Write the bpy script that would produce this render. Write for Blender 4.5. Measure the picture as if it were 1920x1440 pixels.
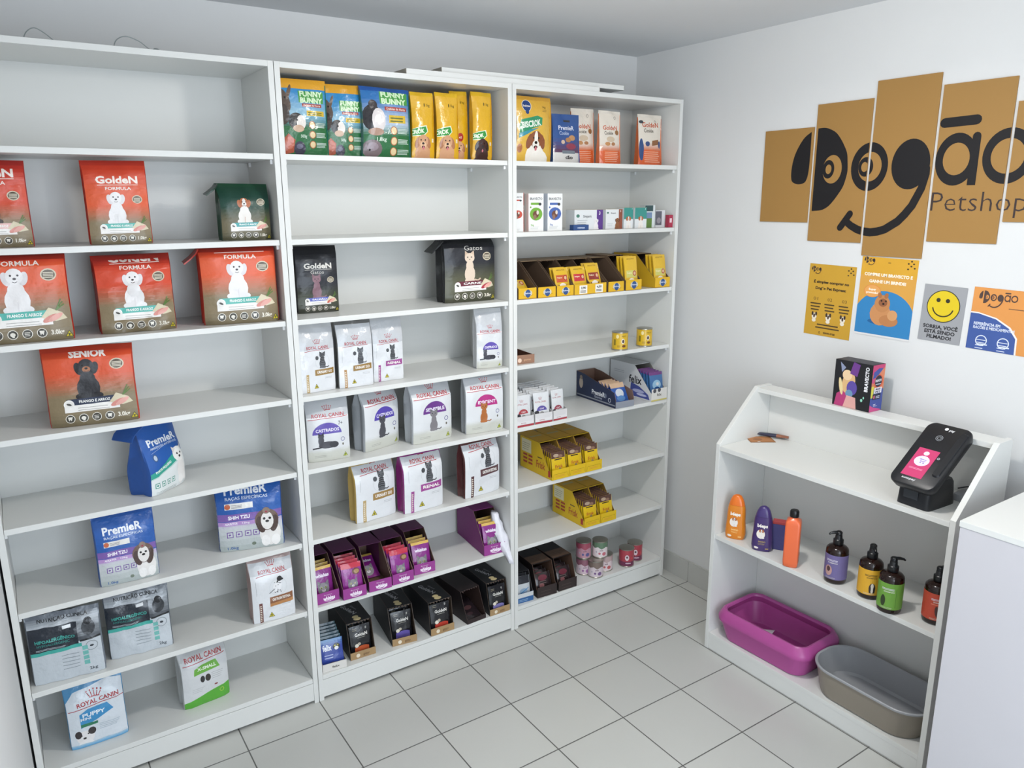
import bpy, bmesh, math, random
from mathutils import Vector, Matrix
from mathutils.geometry import tessellate_polygon

# ------------------------------------------------------------------ clear
for o in list(bpy.data.objects):
    bpy.data.objects.remove(o)
SC = bpy.context.scene
COL = SC.collection
PI = math.pi

# ------------------------------------------------------------------ camera
F_PX = 1431.698
YAW, PITCH, ROLL = 0.58834, 0.23427, -0.00539
fwd = Vector((math.sin(YAW)*math.cos(PITCH), math.cos(YAW)*math.cos(PITCH), -math.sin(PITCH)))
right = Vector((math.cos(YAW), -math.sin(YAW), 0))
up = right.cross(fwd)
r2 = right*math.cos(ROLL) + up*math.sin(ROLL)
u2 = -right*math.sin(ROLL) + up*math.cos(ROLL)
cd = bpy.data.cameras.new('camera'); cam = bpy.data.objects.new('camera', cd); COL.objects.link(cam)
cam.matrix_world = Matrix(((r2.x, u2.x, -fwd.x, -0.80612), (r2.y, u2.y, -fwd.y, -2.54679), (r2.z, u2.z, -fwd.z, 1.86048), (0, 0, 0, 1)))
cd.sensor_width = 36; cd.lens = F_PX*36/1920; cd.clip_start = .02
SC.camera = cam

# ------------------------------------------------------------------ world, lights, exposure
SC.view_settings.view_transform = 'Standard'
SC.view_settings.look = 'None'
SC.view_settings.gamma = 1
SC.view_settings.use_curve_mapping = False
SC.view_settings.exposure = -0.05
W = bpy.data.worlds.new('World'); SC.world = W; W.use_nodes = True
W.node_tree.nodes['Background'].inputs[0].default_value = (.80, .88, 1, 1)
W.node_tree.nodes['Background'].inputs[1].default_value = 1.0

def area(name, loc, rot, sx, sy, power, col, spread=180):
    l = bpy.data.lights.new(name, 'AREA'); l.shape = 'RECTANGLE'; l.size = sx; l.size_y = sy
    l.energy = power; l.color = col; l.spread = math.radians(spread)
    o = bpy.data.objects.new(name, l); COL.objects.link(o); o.location = loc; o.rotation_euler = rot
    return o
# daylight through the shop front behind the camera
area('daylight', (-0.05, -3.62, 1.2), (PI/2, 0, 0), 1.6, 2.0, 46, (.80, .90, 1))
# the room's ceiling lamp, then an added second lamp (bulb built further down hangs here)
def lamp_light(loc, power, col, r):
    l = bpy.data.lights.new('bulb_light', 'POINT'); l.energy = power; l.color = col; l.shadow_soft_size = r
    o = bpy.data.objects.new('bulb_light', l); COL.objects.link(o); o.location = loc
lamp_light((0.70, -1.15, 2.37), 16, (1, .975, .94), .055)
lamp_light((0.35, -2.70, 2.37), 12, (1, .975, .94), .055)  # second lamp, out of view, added to lighten the shelf tops from the front
l = bpy.data.lights.new('ceiling_disc_light', 'AREA'); l.shape = 'DISK'; l.size = .16; l.energy = 12; l.color = (1, .965, .92)
o = bpy.data.objects.new('ceiling_disc_light', l); COL.objects.link(o); o.location = (.70, -1.15, 2.30)

# ------------------------------------------------------------------ colour and materials
def lin(c):
    return c/12.92 if c <= .04045 else ((c+.055)/1.055)**2.4
def hx(s):
    return tuple(lin(int(s[i:i+2], 16)/255) for i in (0, 2, 4)) + (1,)
_cc = {}
def C(c):
    if isinstance(c, str):
        if c not in _cc: _cc[c] = hx(c)
        return _cc[c]
    return c

def newmat(name):
    m = bpy.data.materials.new(name); m.use_nodes = True
    return m, m.node_tree, m.node_tree.nodes['Principled BSDF']
def noise_bump(nt, b, scale, strength, dist=.001, detail=3):
    tc = nt.nodes.new('ShaderNodeTexCoord'); n = nt.nodes.new('ShaderNodeTexNoise'); bp = nt.nodes.new('ShaderNodeBump')
    n.inputs['Scale'].default_value = scale; n.inputs['Detail'].default_value = detail
    bp.inputs['Strength'].default_value = strength; bp.inputs['Distance'].default_value = dist
    nt.links.new(tc.outputs['Object'], n.inputs['Vector']); nt.links.new(n.outputs['Fac'], bp.inputs['Height'])
    nt.links.new(bp.outputs[0], b.inputs['Normal'])
def attr_mat(name, rough, bump=0, scale=30, dist=.002, coat=0, spec=.5):
    m, nt, b = newmat(name)
    a = nt.nodes.new('ShaderNodeAttribute'); a.attribute_name = 'Col'
    nt.links.new(a.outputs['Color'], b.inputs['Base Color'])
    b.inputs['Roughness'].default_value = rough; b.inputs['Coat Weight'].default_value = coat
    b.inputs['Coat Roughness'].default_value = .15; b.inputs['Specular IOR Level'].default_value = spec
    if bump: noise_bump(nt, b, scale, bump, dist)
    return m
def plain(name, col, rough=.5, metal=0, bump=0, scale=40, dist=.0005, var=.03):
    m, nt, b = newmat(name)
    c = C(col); tc = nt.nodes.new('ShaderNodeTexCoord'); n = nt.nodes.new('ShaderNodeTexNoise'); mx = nt.nodes.new('ShaderNodeMix'); mx.data_type = 'RGBA'
    n.inputs['Scale'].default_value = 6
    nt.links.new(tc.outputs['Object'], n.inputs['Vector']); nt.links.new(n.outputs['Fac'], mx.inputs[0])
    mx.inputs[6].default_value = tuple(x*(1-var) for x in c[:3])+(1,); mx.inputs[7].default_value = tuple(min(1, x*(1+var)) for x in c[:3])+(1,)
    nt.links.new(mx.outputs[2], b.inputs['Base Color'])
    b.inputs['Roughness'].default_value = rough; b.inputs['Metallic'].default_value = metal
    if bump: noise_bump(nt, b, scale, bump, dist)
    return m
M = {}
M['film'] = attr_mat('printed_film', .36, .45, 26, .006, .12)
M['foil'] = attr_mat('glossy_film', .22, .6, 30, .007, .3)
M['card'] = attr_mat('printed_card', .55, .1, 60, .0005)
M['print'] = attr_mat('printed_paper', .6, .05, 8, .002)
M['board'] = attr_mat('sign_board', .6, spec=.3)
M['hard'] = attr_mat('moulded_plastic', .3, 0, coat=.2)
M['melamine'] = plain('white_melamine', 'dcddda', .32, 0, .06, 240, .0003, .01)
M['wall'] = plain('wall_paint', 'd9dada', .7, 0, .12, 90, .0008, .012)
M['ceiling'] = plain('ceiling_paint', 'd6d8da', .8, 0, .1, 60, .0008, .012)
M['edge'] = plain('raw_board_edge', 'a59f92', .8)
M['black'] = plain('black_plastic', '15171c', .38, 0, .05, 300, .0002)
M['amber'] = plain('dark_amber_bottle', '1e0e0a', .12)
M['pump'] = plain('black_pump', '0b0d11', .3)
M['can'] = plain('tin_metal', 'b6b2a8', .3, .9)
M['canlid'] = plain('can_lid_metal', '9a988c', .35, .85)
M['pink'] = plain('pink_plastic', 'ac4c90', .34)
M['graytub'] = plain('gray_plastic', 'a0a2a6', .35)
M['graybase'] = plain('taupe_plastic', '8b8377', .4)
M['wire'] = plain('clear_cable', '9aa3a3', .3)
M['skirt'] = plain('baseboard_tile', 'bfc0bc', .3, var=.02)
M['white'] = plain('white_plastic', 'e9eaea', .35)
M['laminate'] = plain('grey_white_laminate', 'c8c6cb', .35, 0, .05, 240, .0003, .01)
M['bag'] = plain('thin_white_plastic_bag', 'e6e6ee', .3, 0, .6, 60, .006)
def emis(name, strength):
    m, nt, b = newmat(name)
    a = nt.nodes.new('ShaderNodeAttribute'); a.attribute_name = 'Col'
    nt.links.new(a.outputs['Color'], b.inputs['Base Color']); nt.links.new(a.outputs['Color'], b.inputs['Emission Color'])
    b.inputs['Emission Strength'].default_value = strength; b.inputs['Roughness'].default_value = .2
    return m
M['screen'] = emis('lit_screen', .3)
M['bulb'] = emis('lit_bulb', 6)
# floor tiles 0.30 m square with grey grout
m, nt, b = newmat('floor_tile'); M['tile'] = m
tc = nt.nodes.new('ShaderNodeTexCoord'); sp = nt.nodes.new('ShaderNodeSeparateXYZ'); nt.links.new(tc.outputs['Object'], sp.inputs[0])
def mth(op, a, bb=None, c=None):
    n = nt.nodes.new('ShaderNodeMath'); n.operation = op
    for i, v in enumerate((a, bb, c)):
        if v is None: continue
        if isinstance(v, (int, float)): n.inputs[i].default_value = v
        else: nt.links.new(v, n.inputs[i])
    return n.outputs[0]
TS = .30
def groove(o, off):
    t = mth('SUBTRACT', o, off); t = mth('DIVIDE', t, TS); fr = mth('FRACT', t); e = mth('MINIMUM', fr, mth('SUBTRACT', 1, fr))
    return mth('MULTIPLY', e, TS), mth('FLOOR', t)
gx, ix = groove(sp.outputs[0], -.0014); gy, iy = groove(sp.outputs[1], -.1218)
e = mth('MINIMUM', gx, gy)
mr = nt.nodes.new('ShaderNodeMapRange'); nt.links.new(e, mr.inputs[0]); mr.inputs[1].default_value = .0016; mr.inputs[2].default_value = .0027
wn = nt.nodes.new('ShaderNodeTexWhiteNoise'); cb = nt.nodes.new('ShaderNodeCombineXYZ'); nt.links.new(ix, cb.inputs[0]); nt.links.new(iy, cb.inputs[1]); nt.links.new(cb.outputs[0], wn.inputs['Vector'])
tv = nt.nodes.new('ShaderNodeMix'); tv.data_type = 'RGBA'; tv.inputs[6].default_value = hx('c0c1bd'); tv.inputs[7].default_value = hx('c6c7c2'); nt.links.new(wn.outputs['Value'], tv.inputs[0])
mx = nt.nodes.new('ShaderNodeMix'); mx.data_type = 'RGBA'; mx.inputs[6].default_value = hx('5f5f5c'); nt.links.new(tv.outputs[2], mx.inputs[7]); nt.links.new(mr.outputs[0], mx.inputs[0])
nt.links.new(mx.outputs[2], b.inputs['Base Color'])
b.inputs['Roughness'].default_value = .28
bp = nt.nodes.new('ShaderNodeBump'); bp.inputs['Distance'].default_value = .001; bp.inputs['Strength'].default_value = .6; nt.links.new(mr.outputs[0], bp.inputs['Height']); nt.links.new(bp.outputs[0], b.inputs['Normal'])

# ------------------------------------------------------------------ mesh helpers
class MB:
    def __init__(s): s.v = []; s.f = []; s.c = []; s.m = []
    def add(s, v, f, col='ffffff', mi=0):
        k = len(s.v); s.v += [tuple(p) for p in v]
        for q in f: s.f.append([i+k for i in q]); s.c.append(col); s.m.append(mi)
    def join(s, o, M4=None, mi=None):
        k = len(s.v); s.v += [tuple(M4 @ Vector(p)) if M4 else p for p in o.v]
        s.f += [[i+k for i in q] for q in o.f]; s.c += o.c; s.m += [mi]*len(o.f) if mi is not None else o.m
    def box(s, x0, y0, z0, x1, y1, z1, col='ffffff', mi=0):
        s.add([(x0,y0,z0),(x1,y0,z0),(x1,y1,z0),(x0,y1,z0),(x0,y0,z1),(x1,y0,z1),(x1,y1,z1),(x0,y1,z1)],
              [(0,3,2,1),(4,5,6,7),(0,1,5,4),(1,2,6,5),(2,3,7,6),(3,0,4,7)], col, mi)
    def prism(s, pts, axis, a, bb, col='ffffff', mi=0):
        # pts 2D polygon extruded along axis ('x': pts are (y,z))
        n = len(pts)
        def P(p, t): return {'x': (t, p[0], p[1]), 'y': (p[0], t, p[1]), 'z': (p[0], p[1], t)}[axis]
        v = [P(p, a) for p in pts]+[P(p, bb) for p in pts]
        s.add(v, [list(range(n))[::-1], list(range(n, 2*n))]+[(i, (i+1) % n, n+(i+1) % n, n+i) for i in range(n)], col, mi)
    def loft(s, rings, col='ffffff', caps=(True, True), mi=0):
        n = len(rings[0]); v = [p for r in rings for p in r]; f = []
        for j in range(len(rings)-1):
            for i in range(n):
                f.append((j*n+i, j*n+(i+1) % n, (j+1)*n+(i+1) % n, (j+1)*n+i))
        if caps[0]: f.append(list(range(n))[::-1])
        if caps[1]: f.append([(len(rings)-1)*n+i for i in range(n)])
        s.add(v, f, col, mi)
    def lathe(s, prof, n=28, col='ffffff', cx=0, cy=0, caps=(True, True), mi=0):
        s.loft([[(cx+r*math.cos(2*PI*i/n), cy+r*math.sin(2*PI*i/n), z) for i in range(n)] for r, z in prof], col, caps, mi)
    def tube(s, pts, r, n=8, col='ffffff', mi=0):
        rings = []
        for i, p in enumerate(pts):
            p = Vector(p); d = (Vector(pts[min(i+1, len(pts)-1)])-Vector(pts[max(i-1, 0)])).normalized()
            a = d.orthogonal().normalized() if i == 0 else (a-d*a.dot(d)).normalized(); bq = d.cross(a)
            rr = r[i] if isinstance(r, (list, tuple)) else r
            rings.append([p+(a*math.cos(2*PI*k/n)+bq*math.sin(2*PI*k/n))*rr for k in range(n)])
        s.loft(rings, col, (True, True), mi)
    def mesh(s, name, mats, smooth=False, ang=None):
        me = bpy.data.meshes.new(name); me.from_pydata(s.v, [], s.f)
        at = me.color_attributes.new('Col', 'FLOAT_COLOR', 'CORNER')
        buf = []
        for c, f in zip(s.c, s.f): buf += list(C(c))*len(f)
        at.data.foreach_set('color', buf)
        for x in (mats if isinstance(mats, (list, tuple)) else [mats]): me.materials.append(M[x])
        me.polygons.foreach_set('material_index', s.m)
        if smooth:
            me.polygons.foreach_set('use_smooth', [True]*len(s.f))
            if ang: me.set_sharp_from_angle(angle=math.radians(ang))
        me.update()
        return me
    def build(s, name, mats, parent=None, smooth=False, ang=None, bevel=0):
        o = bpy.data.objects.new(name, s.mesh(name, mats, smooth, ang)); COL.objects.link(o)
        if parent: o.parent = parent
        if bevel:
            bv = o.modifiers.new('bevel', 'BEVEL'); bv.width = bevel; bv.segments = 2; bv.limit_method = 'ANGLE'; bv.angle_limit = .6
        return o
def tag(o, label, cat, group=None, kind=None):
    o['label'] = label; o['category'] = cat
    if group: o['group'] = group
    if kind: o['kind'] = kind
    return o
def thing(name, label, cat, loc=(0, 0, 0), yaw=0, group=None, tilt=0):
    o = bpy.data.objects.new(name, None); COL.objects.link(o); o.empty_display_size = .05
    o.location = loc; o.rotation_euler = (math.radians(tilt), 0, math.radians(yaw))
    return tag(o, label, cat, group)
def struct(name, mb, mat, **k):
    o = mb.build(name, mat, **k); o['kind'] = 'structure'; return o
def dup(root, label, loc=None, yaw=None, group=None):
    r = root.copy(); COL.objects.link(r); r['label'] = label
    if loc: r.location = loc
    if yaw is not None: r.rotation_euler = (r.rotation_euler.x, 0, math.radians(yaw))
    if group: r['group'] = group
    for ch in list(root.children):
        c = ch.copy(); COL.objects.link(c); c.parent = r
        for g in ch.children:
            d = g.copy(); COL.objects.link(d); d.parent = c
    return r

# ------------------------------------------------------------------ 2D artwork (drawn in units of the face's width; layers sit a hair above each other)
_txt = {}
def glyphs(s, bold):
    k = (s, bold)
    if k not in _txt:
        cu = bpy.data.curves.new('t', 'FONT'); cu.body = s; cu.size = 1; cu.resolution_u = 2; cu.offset = bold
        ob = bpy.data.objects.new('t', cu); me = ob.to_mesh()
        v = [(p.co.x, p.co.y) for p in me.vertices]; f = [list(p.vertices) for p in me.polygons]
        ob.to_mesh_clear(); bpy.data.objects.remove(ob); bpy.data.curves.remove(cu)
        _txt[k] = (v, f)
    return _txt[k]
class Art:
    def __init__(s, H, bg=None): 
        s.H = H; s.p = []
        if bg: s.rect(0, 0, 1, H, bg)
    def put(s, v, f, col):
        xs = [p[0] for p in v]; ys = [p[1] for p in v]; bb = (min(xs), min(ys), max(xs), max(ys)); L = 0
        for q in s.p:
            c = q[3]
            if c[0] < bb[2] and c[2] > bb[0] and c[1] < bb[3] and c[3] > bb[1]: L = max(L, q[4]+1)
        s.p.append((v, f, col, bb, L))
    def poly(s, pts, col):
        t = tessellate_polygon([[Vector((x, y, 0)) for x, y in pts]]); f = []
        for a, b_, c in t:
            ar = (pts[b_][0]-pts[a][0])*(pts[c][1]-pts[a][1])-(pts[c][0]-pts[a][0])*(pts[b_][1]-pts[a][1])
            f.append((a, b_, c) if ar > 0 else (a, c, b_))
        s.put(list(pts), f, col)
    def rect(s, x0, y0, x1, y1, col, sk=0):
        s.put([(x0, y0), (x1, y0+sk), (x1, y1+sk), (x0, y1)], [(0, 1, 2, 3)], col)
    def ell(s, cx, cy, rx, ry=None, col='ffffff', rot=0, n=16, a0=0, a1=360):
        ry = rx if ry is None else ry; r = math.radians(rot); pts = []
        full = a1-a0 >= 360
        for i in range(n if full else n+1):
            a = math.radians(a0+(a1-a0)*i/n); x = rx*math.cos(a); y = ry*math.sin(a)
            pts.append((cx+x*math.cos(r)-y*math.sin(r), cy+x*math.sin(r)+y*math.cos(r)))
        s.put(pts, [list(range(len(pts)))], col)
    def ring(s, cx, cy, r, w, col, n=18):
        v = []; f = []
        for i in range(n):
            a = 2*PI*i/n; v += [(cx+r*math.cos(a), cy+r*math.sin(a)), (cx+(r-w)*math.cos(a), cy+(r-w)*math.sin(a))]
        for i in range(n):
            j = (i+1) % n; f.append((2*i, 2*j, 2*j+1, 2*i+1))
        s.put(v, f, col)
    def stroke(s, pts, w, col, rnd=True):
        v = []; f = []
        for i, p in enumerate(pts):
            a = pts[max(0, i-1)]; c = pts[min(len(pts)-1, i+1)]; dx, dy = c[0]-a[0], c[1]-a[1]; l = math.hypot(dx, dy) or 1
            ww = (w[i] if isinstance(w, (list, tuple)) else w)/2
            v += [(p[0]+dy/l*ww, p[1]-dx/l*ww), (p[0]-dy/l*ww, p[1]+dx/l*ww)]
        for i in range(len(pts)-1): f.append((2*i, 2*i+2, 2*i+3, 2*i+1))
        s.put(v, f, col)
        if rnd:
            for k in (0, -1):
                ww = (w[k] if isinstance(w, (list, tuple)) else w)/2; s.ell(pts[k][0], pts[k][1], ww, ww, col, n=12)
    def grad(s, x0, y0, x1, y1, c0, c1, n=8):
        a, b_ = C(c0), C(c1); v = []; f = []
        for i in range(n):
            t = (i+.5)/n; s.put([(x0, y0+(y1-y0)*i/n), (x1, y0+(y1-y0)*i/n), (x1, y0+(y1-y0)*(i+1)/n), (x0, y0+(y1-y0)*(i+1)/n)], [(0, 1, 2, 3)], tuple(a[k]*(1-t)+b_[k]*t for k in range(4)))
    def text(s, t, cx, cy, h, col, w=None, bold=.02, rot=0, al='c'):
        v, f = glyphs(t, bold)
        if not v: return
        x0 = min(p[0] for p in v); x1 = max(p[0] for p in v); k = h/.72; kx = k
        if w: kx = w/(x1-x0)
        ox = {'c': (x0+x1)/2, 'l': x0, 'r': x1}[al]; r = math.radians(rot); o = []
        for x, y in v:
            X = (x-ox)*kx; Y = (y-.35)*k; o.append((cx+X*math.cos(r)-Y*math.sin(r), cy+X*math.sin(r)+Y*math.cos(r)))
        s.put(o, f, col)
    def lines(s, x0, y0, x1, y1, n, col, fill=.45, rag=.25, seed=0):
        R = random.Random(seed); st = (y1-y0)/n
        for i in range(n):
            s.rect(x0, y0+st*i, x1-(x1-x0)*rag*R.random(), y0+st*(i+fill), col)
    def sub(s, o, x, y, k):
        for v, f, c, bb, L in o.p: s.put([(x+a*k, y+b_*k) for a, b_ in v], f, c)
    def onto(s, mb, fn, nx=0, ny=0, lift=.00016, mi=0, clip=True):
        "lay the drawing on a surface; on a curved one it is cut along the surface's own nx x ny grid of triangles"
        bm = bmesh.new(); pal = []
        for v, f, c, bb, L in s.p:
            if bb[2] <= 0 or bb[0] >= 1 or bb[3] <= 0 or bb[1] >= s.H:
                if clip: continue
            if c not in pal: pal.append(c)
            ci = pal.index(c); vs = [bm.verts.new((x, y, (L+1)*lift)) for x, y in v]
            for q in f:
                try: fc = bm.faces.new([vs[i] for i in q]); fc.material_index = ci
                except ValueError: pass
        def cut(co, no, clear=False):
            g = bm.verts[:]+bm.edges[:]+bm.faces[:]
            bmesh.ops.bisect_plane(bm, geom=g, plane_co=co, plane_no=no, dist=1e-6, clear_outer=clear)
        if clip:
            cut((0, 0, 0), (-1, 0, 0), True); cut((1, 0, 0), (1, 0, 0), True); cut((0, 0, 0), (0, -1, 0), True); cut((0, s.H, 0), (0, 1, 0), True)
        pl = getattr(fn, 'planar', False)
        if nx:
            ny = max(1, ny)
            for i in range(1, nx): cut((i/nx, 0, 0), (1, 0, 0))
            for j in range(1, ny): cut((0, j/ny*s.H, 0), (0, 1, 0))
            dx, dy = 1/nx, s.H/ny
            for k in range(-ny+1, nx): cut((k*dx, 0, 0), (dy, -dx, 0))     # cell diagonals
            G = [[fn(i/nx, j/ny) for i in range(nx+1)] for j in range(ny+1)]
            def mp(x, y):
                u = min(max(x*nx, 0), nx-1e-9); w = min(max(y/s.H*ny, 0), ny-1e-9); i, j = int(u), int(w); u -= i; w -= j
                a, b_, c, d = G[j][i], G[j][i+1], G[j+1][i+1], G[j+1][i]
                if u >= w: P = Vector(a[0])*(1-u)+Vector(b_[0])*(u-w)+Vector(c[0])*w
                else: P = Vector(a[0])*(1-w)+Vector(d[0])*(w-u)+Vector(c[0])*u
                return P, Vector(a[1])*(1-u)+Vector(b_[1])*u
        else:
            mp = lambda x, y: fn(x, y if pl else y/s.H)
        bm.verts.index_update(); V = []
        for v in bm.verts:
            P, N = mp(v.co.x, v.co.y); V.append(tuple(Vector(P)+Vector(N)*v.co.z))
        k = len(mb.v); mb.v += V
        for f in bm.faces:
            mb.f.append([v.index+k for v in f.verts]); mb.c.append(pal[f.material_index]); mb.m.append(mi)
        bm.free()
def flat(o, ux, uy, w, h):
    "planar patch: origin o, unit directions ux, uy, size w x h"
    o, ux, uy = Vector(o), Vector(ux), Vector(uy); n = ux.cross(uy)
    f = lambda x, y: (o+ux*(x*w)+uy*(y*h), n)
    f.planar = True     # y comes in units of the width, like x
    return f

# ------------------------------------------------------------------ animals in print
def pet(A, x, y, s, kind):
    "sitting animal picture; x centre, y foot, s height"
    P = {'poodle': ('e8e6e6', 'dcd8da', '3a3236'), 'dark': ('3a2c28', '2a1f1d', '15100f'), 'senior': ('26262c', '1c1b20', 'a5673f'), 'jack': ('e9e4de', 'b0663f', '2a2222'),
         'cat_tan': ('dcc9b6', 'cdb49d', '5a4a44'), 'cat_mauve': ('84616c', '75535f', '3a2a33'), 'cat_gray': ('7f7c80', '6c696e', '2b2a2d'), 'cat_slate': ('4a4a52', '3c3c44', '1b1b20'),
         'cat_orange': ('b06a36', '9c5a2c', '4a2a18'), 'tabby': ('5b5d61', '3e4044', '1c1c1e'), 'golden': ('d9a873', 'c08a58', '3a211b'), 'lab': ('3b211d', '2a1614', '8a3a3a'),
         'shih': ('e4e0dc', '6b544a', '2a2022'), 'spaniel': ('8a5a3a', '5e3a26', '1a1210'), 'pom': ('c98b5a', 'b5764a', '3a2018')}[kind]
    a, b_, c = P
    if kind.startswith('cat') or kind == 'tabby':
        A.ell(x, y+.26*s, .2*s, .27*s, a); A.ell(x-.1*s, y+.06*s, .09*s, .06*s, a); A.ell(x+.1*s, y+.06*s, .09*s, .06*s, a)
        A.ell(x, y+.5*s, .14*s, .2*s, a)
        A.poly([(x-.17*s, y+1.0*s), (x-.18*s, y+.78*s), (x-.03*s, y+.9*s)], b_); A.poly([(x+.17*s, y+1.0*s), (x+.03*s, y+.9*s), (x+.18*s, y+.78*s)], b_)
        A.ell(x, y+.77*s, .18*s, .15*s, a)
        A.stroke([(x+.18*s, y+.08*s), (x+.3*s, y+.05*s), (x+.38*s, y+.1*s)], .05*s, b_)
        if kind == 'tabby':
            for k in range(5): A.stroke([(x-.15*s, y+(.2+.1*k)*s), (x, y+(.23+.1*k)*s), (x+.15*s, y+(.2+.1*k)*s)], .025*s, c, False)
        A.ell(x-.07*s, y+.79*s, .028*s, .022*s, c); A.ell(x+.07*s, y+.79*s, .028*s, .022*s, c); A.ell(x, y+.72*s, .02*s, .015*s, c)
    else:
        A.ell(x, y+.27*s, .25*s, .29*s, a); A.ell(x-.17*s, y+.08*s, .13*s, .08*s, b_ if kind == 'senior' else a); A.ell(x+.17*s, y+.08*s, .13*s, .08*s, b_ if kind == 'senior' else a)
        A.ell(x, y+.48*s, .17*s, .2*s, a); A.rect(x-.09*s, y+.02*s, x-.01*s, y+.3*s, a); A.rect(x+.01*s, y+.02*s, x+.09*s, y+.3*s, a)
        A.stroke([(x, y+.03*s), (x, y+.25*s)], .012*s, b_, False)
        A.ell(x-.17*s, y+.74*s, .085*s, .15*s, b_, 15); A.ell(x+.17*s, y+.74*s, .085*s, .15*s, b_, -15)
        A.ell(x, y+.79*s, .17*s, .17*s, b_ if kind in ('jack', 'shih') else a)
        if kind in ('jack', 'shih'): A.ell(x, y+.77*s, .07*s, .17*s, a)
        A.ell(x, y+.72*s, .09*s, .07*s, b_ if kind in ('golden', 'dark') else (c if kind == 'senior' else a))
        k2 = '15100f' if kind == 'senior' else c
        A.ell(x-.07*s, y+.81*s, .022*s, .022*s, k2); A.ell(x+.07*s, y+.81*s, .022*s, .022*s, k2); A.ell(x, y+.74*s, .035*s, .025*s, k2)
        A.stroke([(x-.05*s, y+.68*s), (x, y+.66*s), (x+.05*s, y+.68*s)], .012*s, k2, False)
def dog_head(A, x, y, s, kind):
    P = {'golden': ('c99872', 'a87250', '2a1512'), 'lab': ('3b201c', '26130f', '0e0706'), 'jack': ('efeae2', '8a5236', '1a1412')}[kind]
    a, b_, c = P
    A.ell(x, y-.1*s, .42*s, .45*s, a); A.ell(x-.3*s, y+.38*s, .13*s, .28*s, b_, -18); A.ell(x+.3*s, y+.38*s, .13*s, .28*s, b_, 18)
    A.ell(x, y+.45*s, .28*s, .3*s, a if kind != 'jack' else b_)
    if kind == 'jack': A.ell(x, y+.45*s, .09*s, .3*s, a)
    A.ell(x, y+.28*s, .17*s, .15*s, a if kind != 'golden' else 'dcb592'); A.ell(x-.12*s, y+.5*s, .035*s, .04*s, c); A.ell(x+.12*s, y+.5*s, .035*s, .04*s, c)
    A.ell(x, y+.34*s, .07*s, .055*s, c); A.ell(x, y+.18*s, .09*s, .06*s, c); A.ell(x+.01*s, y+.13*s, .05*s, .08*s, 'c9707a')
def cat_lie(A, x, y, s, a='46464e', b_='34343a'):
    A.ell(x+.1*s, y+.14*s, .42*s, .15*s, a); A.ell(x+.35*s, y+.14*s, .2*s, .14*s, b_); A.stroke([(x-.2*s, y+.06*s), (x-.55*s, y+.03*s)], .06*s, b_)
    A.ell(x-.2*s, y+.34*s, .13*s, .22*s, a); A.ell(x-.2*s, y+.52*s, .13*s, .11*s, a)
    A.poly([(x-.32*s, y+.7*s), (x-.32*s, y+.54*s), (x-.21*s, y+.6*s)], b_); A.poly([(x-.08*s, y+.7*s), (x-.19*s, y+.6*s), (x-.08*s, y+.54*s)], b_)
def chicken(A, x, y, s, col='d98f84'):
    A.poly([(x-.1*s, y+.3*s), (x+.25*s, y+.75*s), (x+.8*s, y+.5*s), (x+1.0*s, y+.2*s), (x+.5*s, y+.1*s)], 'd8cdb0')
    A.ell(x+.3*s, y+.25*s, .38*s, .13*s, col, 25); A.ell(x+.5*s, y+.28*s, .36*s, .12*s, 'e3a79c', 28)
    for k in (-.1, .1, .3): A.stroke([(x+.55*s, y+.6*s), (x+(.85+k*.3)*s, y+(1.05-k*.6)*s)], .05*s, '5b7a3a', False)
def icons(A, y, xs, r, ring='e8e4da', fill='3b382f', mark='e8e4da', sq=False):
    for i, x in enumerate(xs):
        if sq:
            A.rect(x-r, y-r, x+r, y+r, ring); A.rect(x-r*.75, y-r*.75, x+r*.75, y+r*.75, fill)
            A.ell(x-r*.1, y, r*.4, r*.32, ring)
        else:
            A.ell(x, y, r, r, ring, n=14); A.ell(x, y, r*.86, r*.86, fill, n=14)
            if i % 3 == 0: A.poly([(x-r*.5, y+r*.45), (x-r*.3, y-r*.5), (x-r*.05, y-r*.1), (x+r*.2, y-r*.5), (x+r*.5, y+r*.45)], mark)
            elif i % 3 == 1: A.ell(x, y, r*.5, r*.42, mark); A.rect(x-r*.15, y-r*.6, x+r*.3, y, mark)
            else: A.lines(x-r*.55, y-r*.45, x+r*.6, y+r*.5, 3, mark, .45, .2)
def tri(A, x, y, s, c='d8cf2a', k='2d3a1c'):
    A.poly([(x-.6*s, y), (x+.6*s, y), (x, y+1.05*s)], k); A.poly([(x-.48*s, y+.07*s), (x+.48*s, y+.07*s), (x, y+.9*s)], c); A.rect(x-.07*s, y+.12*s, x+.07*s, y+.5*s, k); A.rect(x-.2*s, y+.4*s, x+.2*s, y+.52*s, k)
def crown(A, x, y, s, col='b3262f'):
    for i in range(5):
        a = -0.5+i*.25; A.stroke([(x+a*.7*s, y), (x+a*1.1*s, y+.45*s-abs(a)*.25*s)], .06*s, col, False); A.ell(x+a*1.15*s, y+.55*s-abs(a)*.25*s, .07*s, .07*s, col, n=8)
    A.stroke([(x-.4*s, y-.05*s), (x, y+.0*s), (x+.4*s, y-.05*s)], .07*s, col, False)

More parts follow.
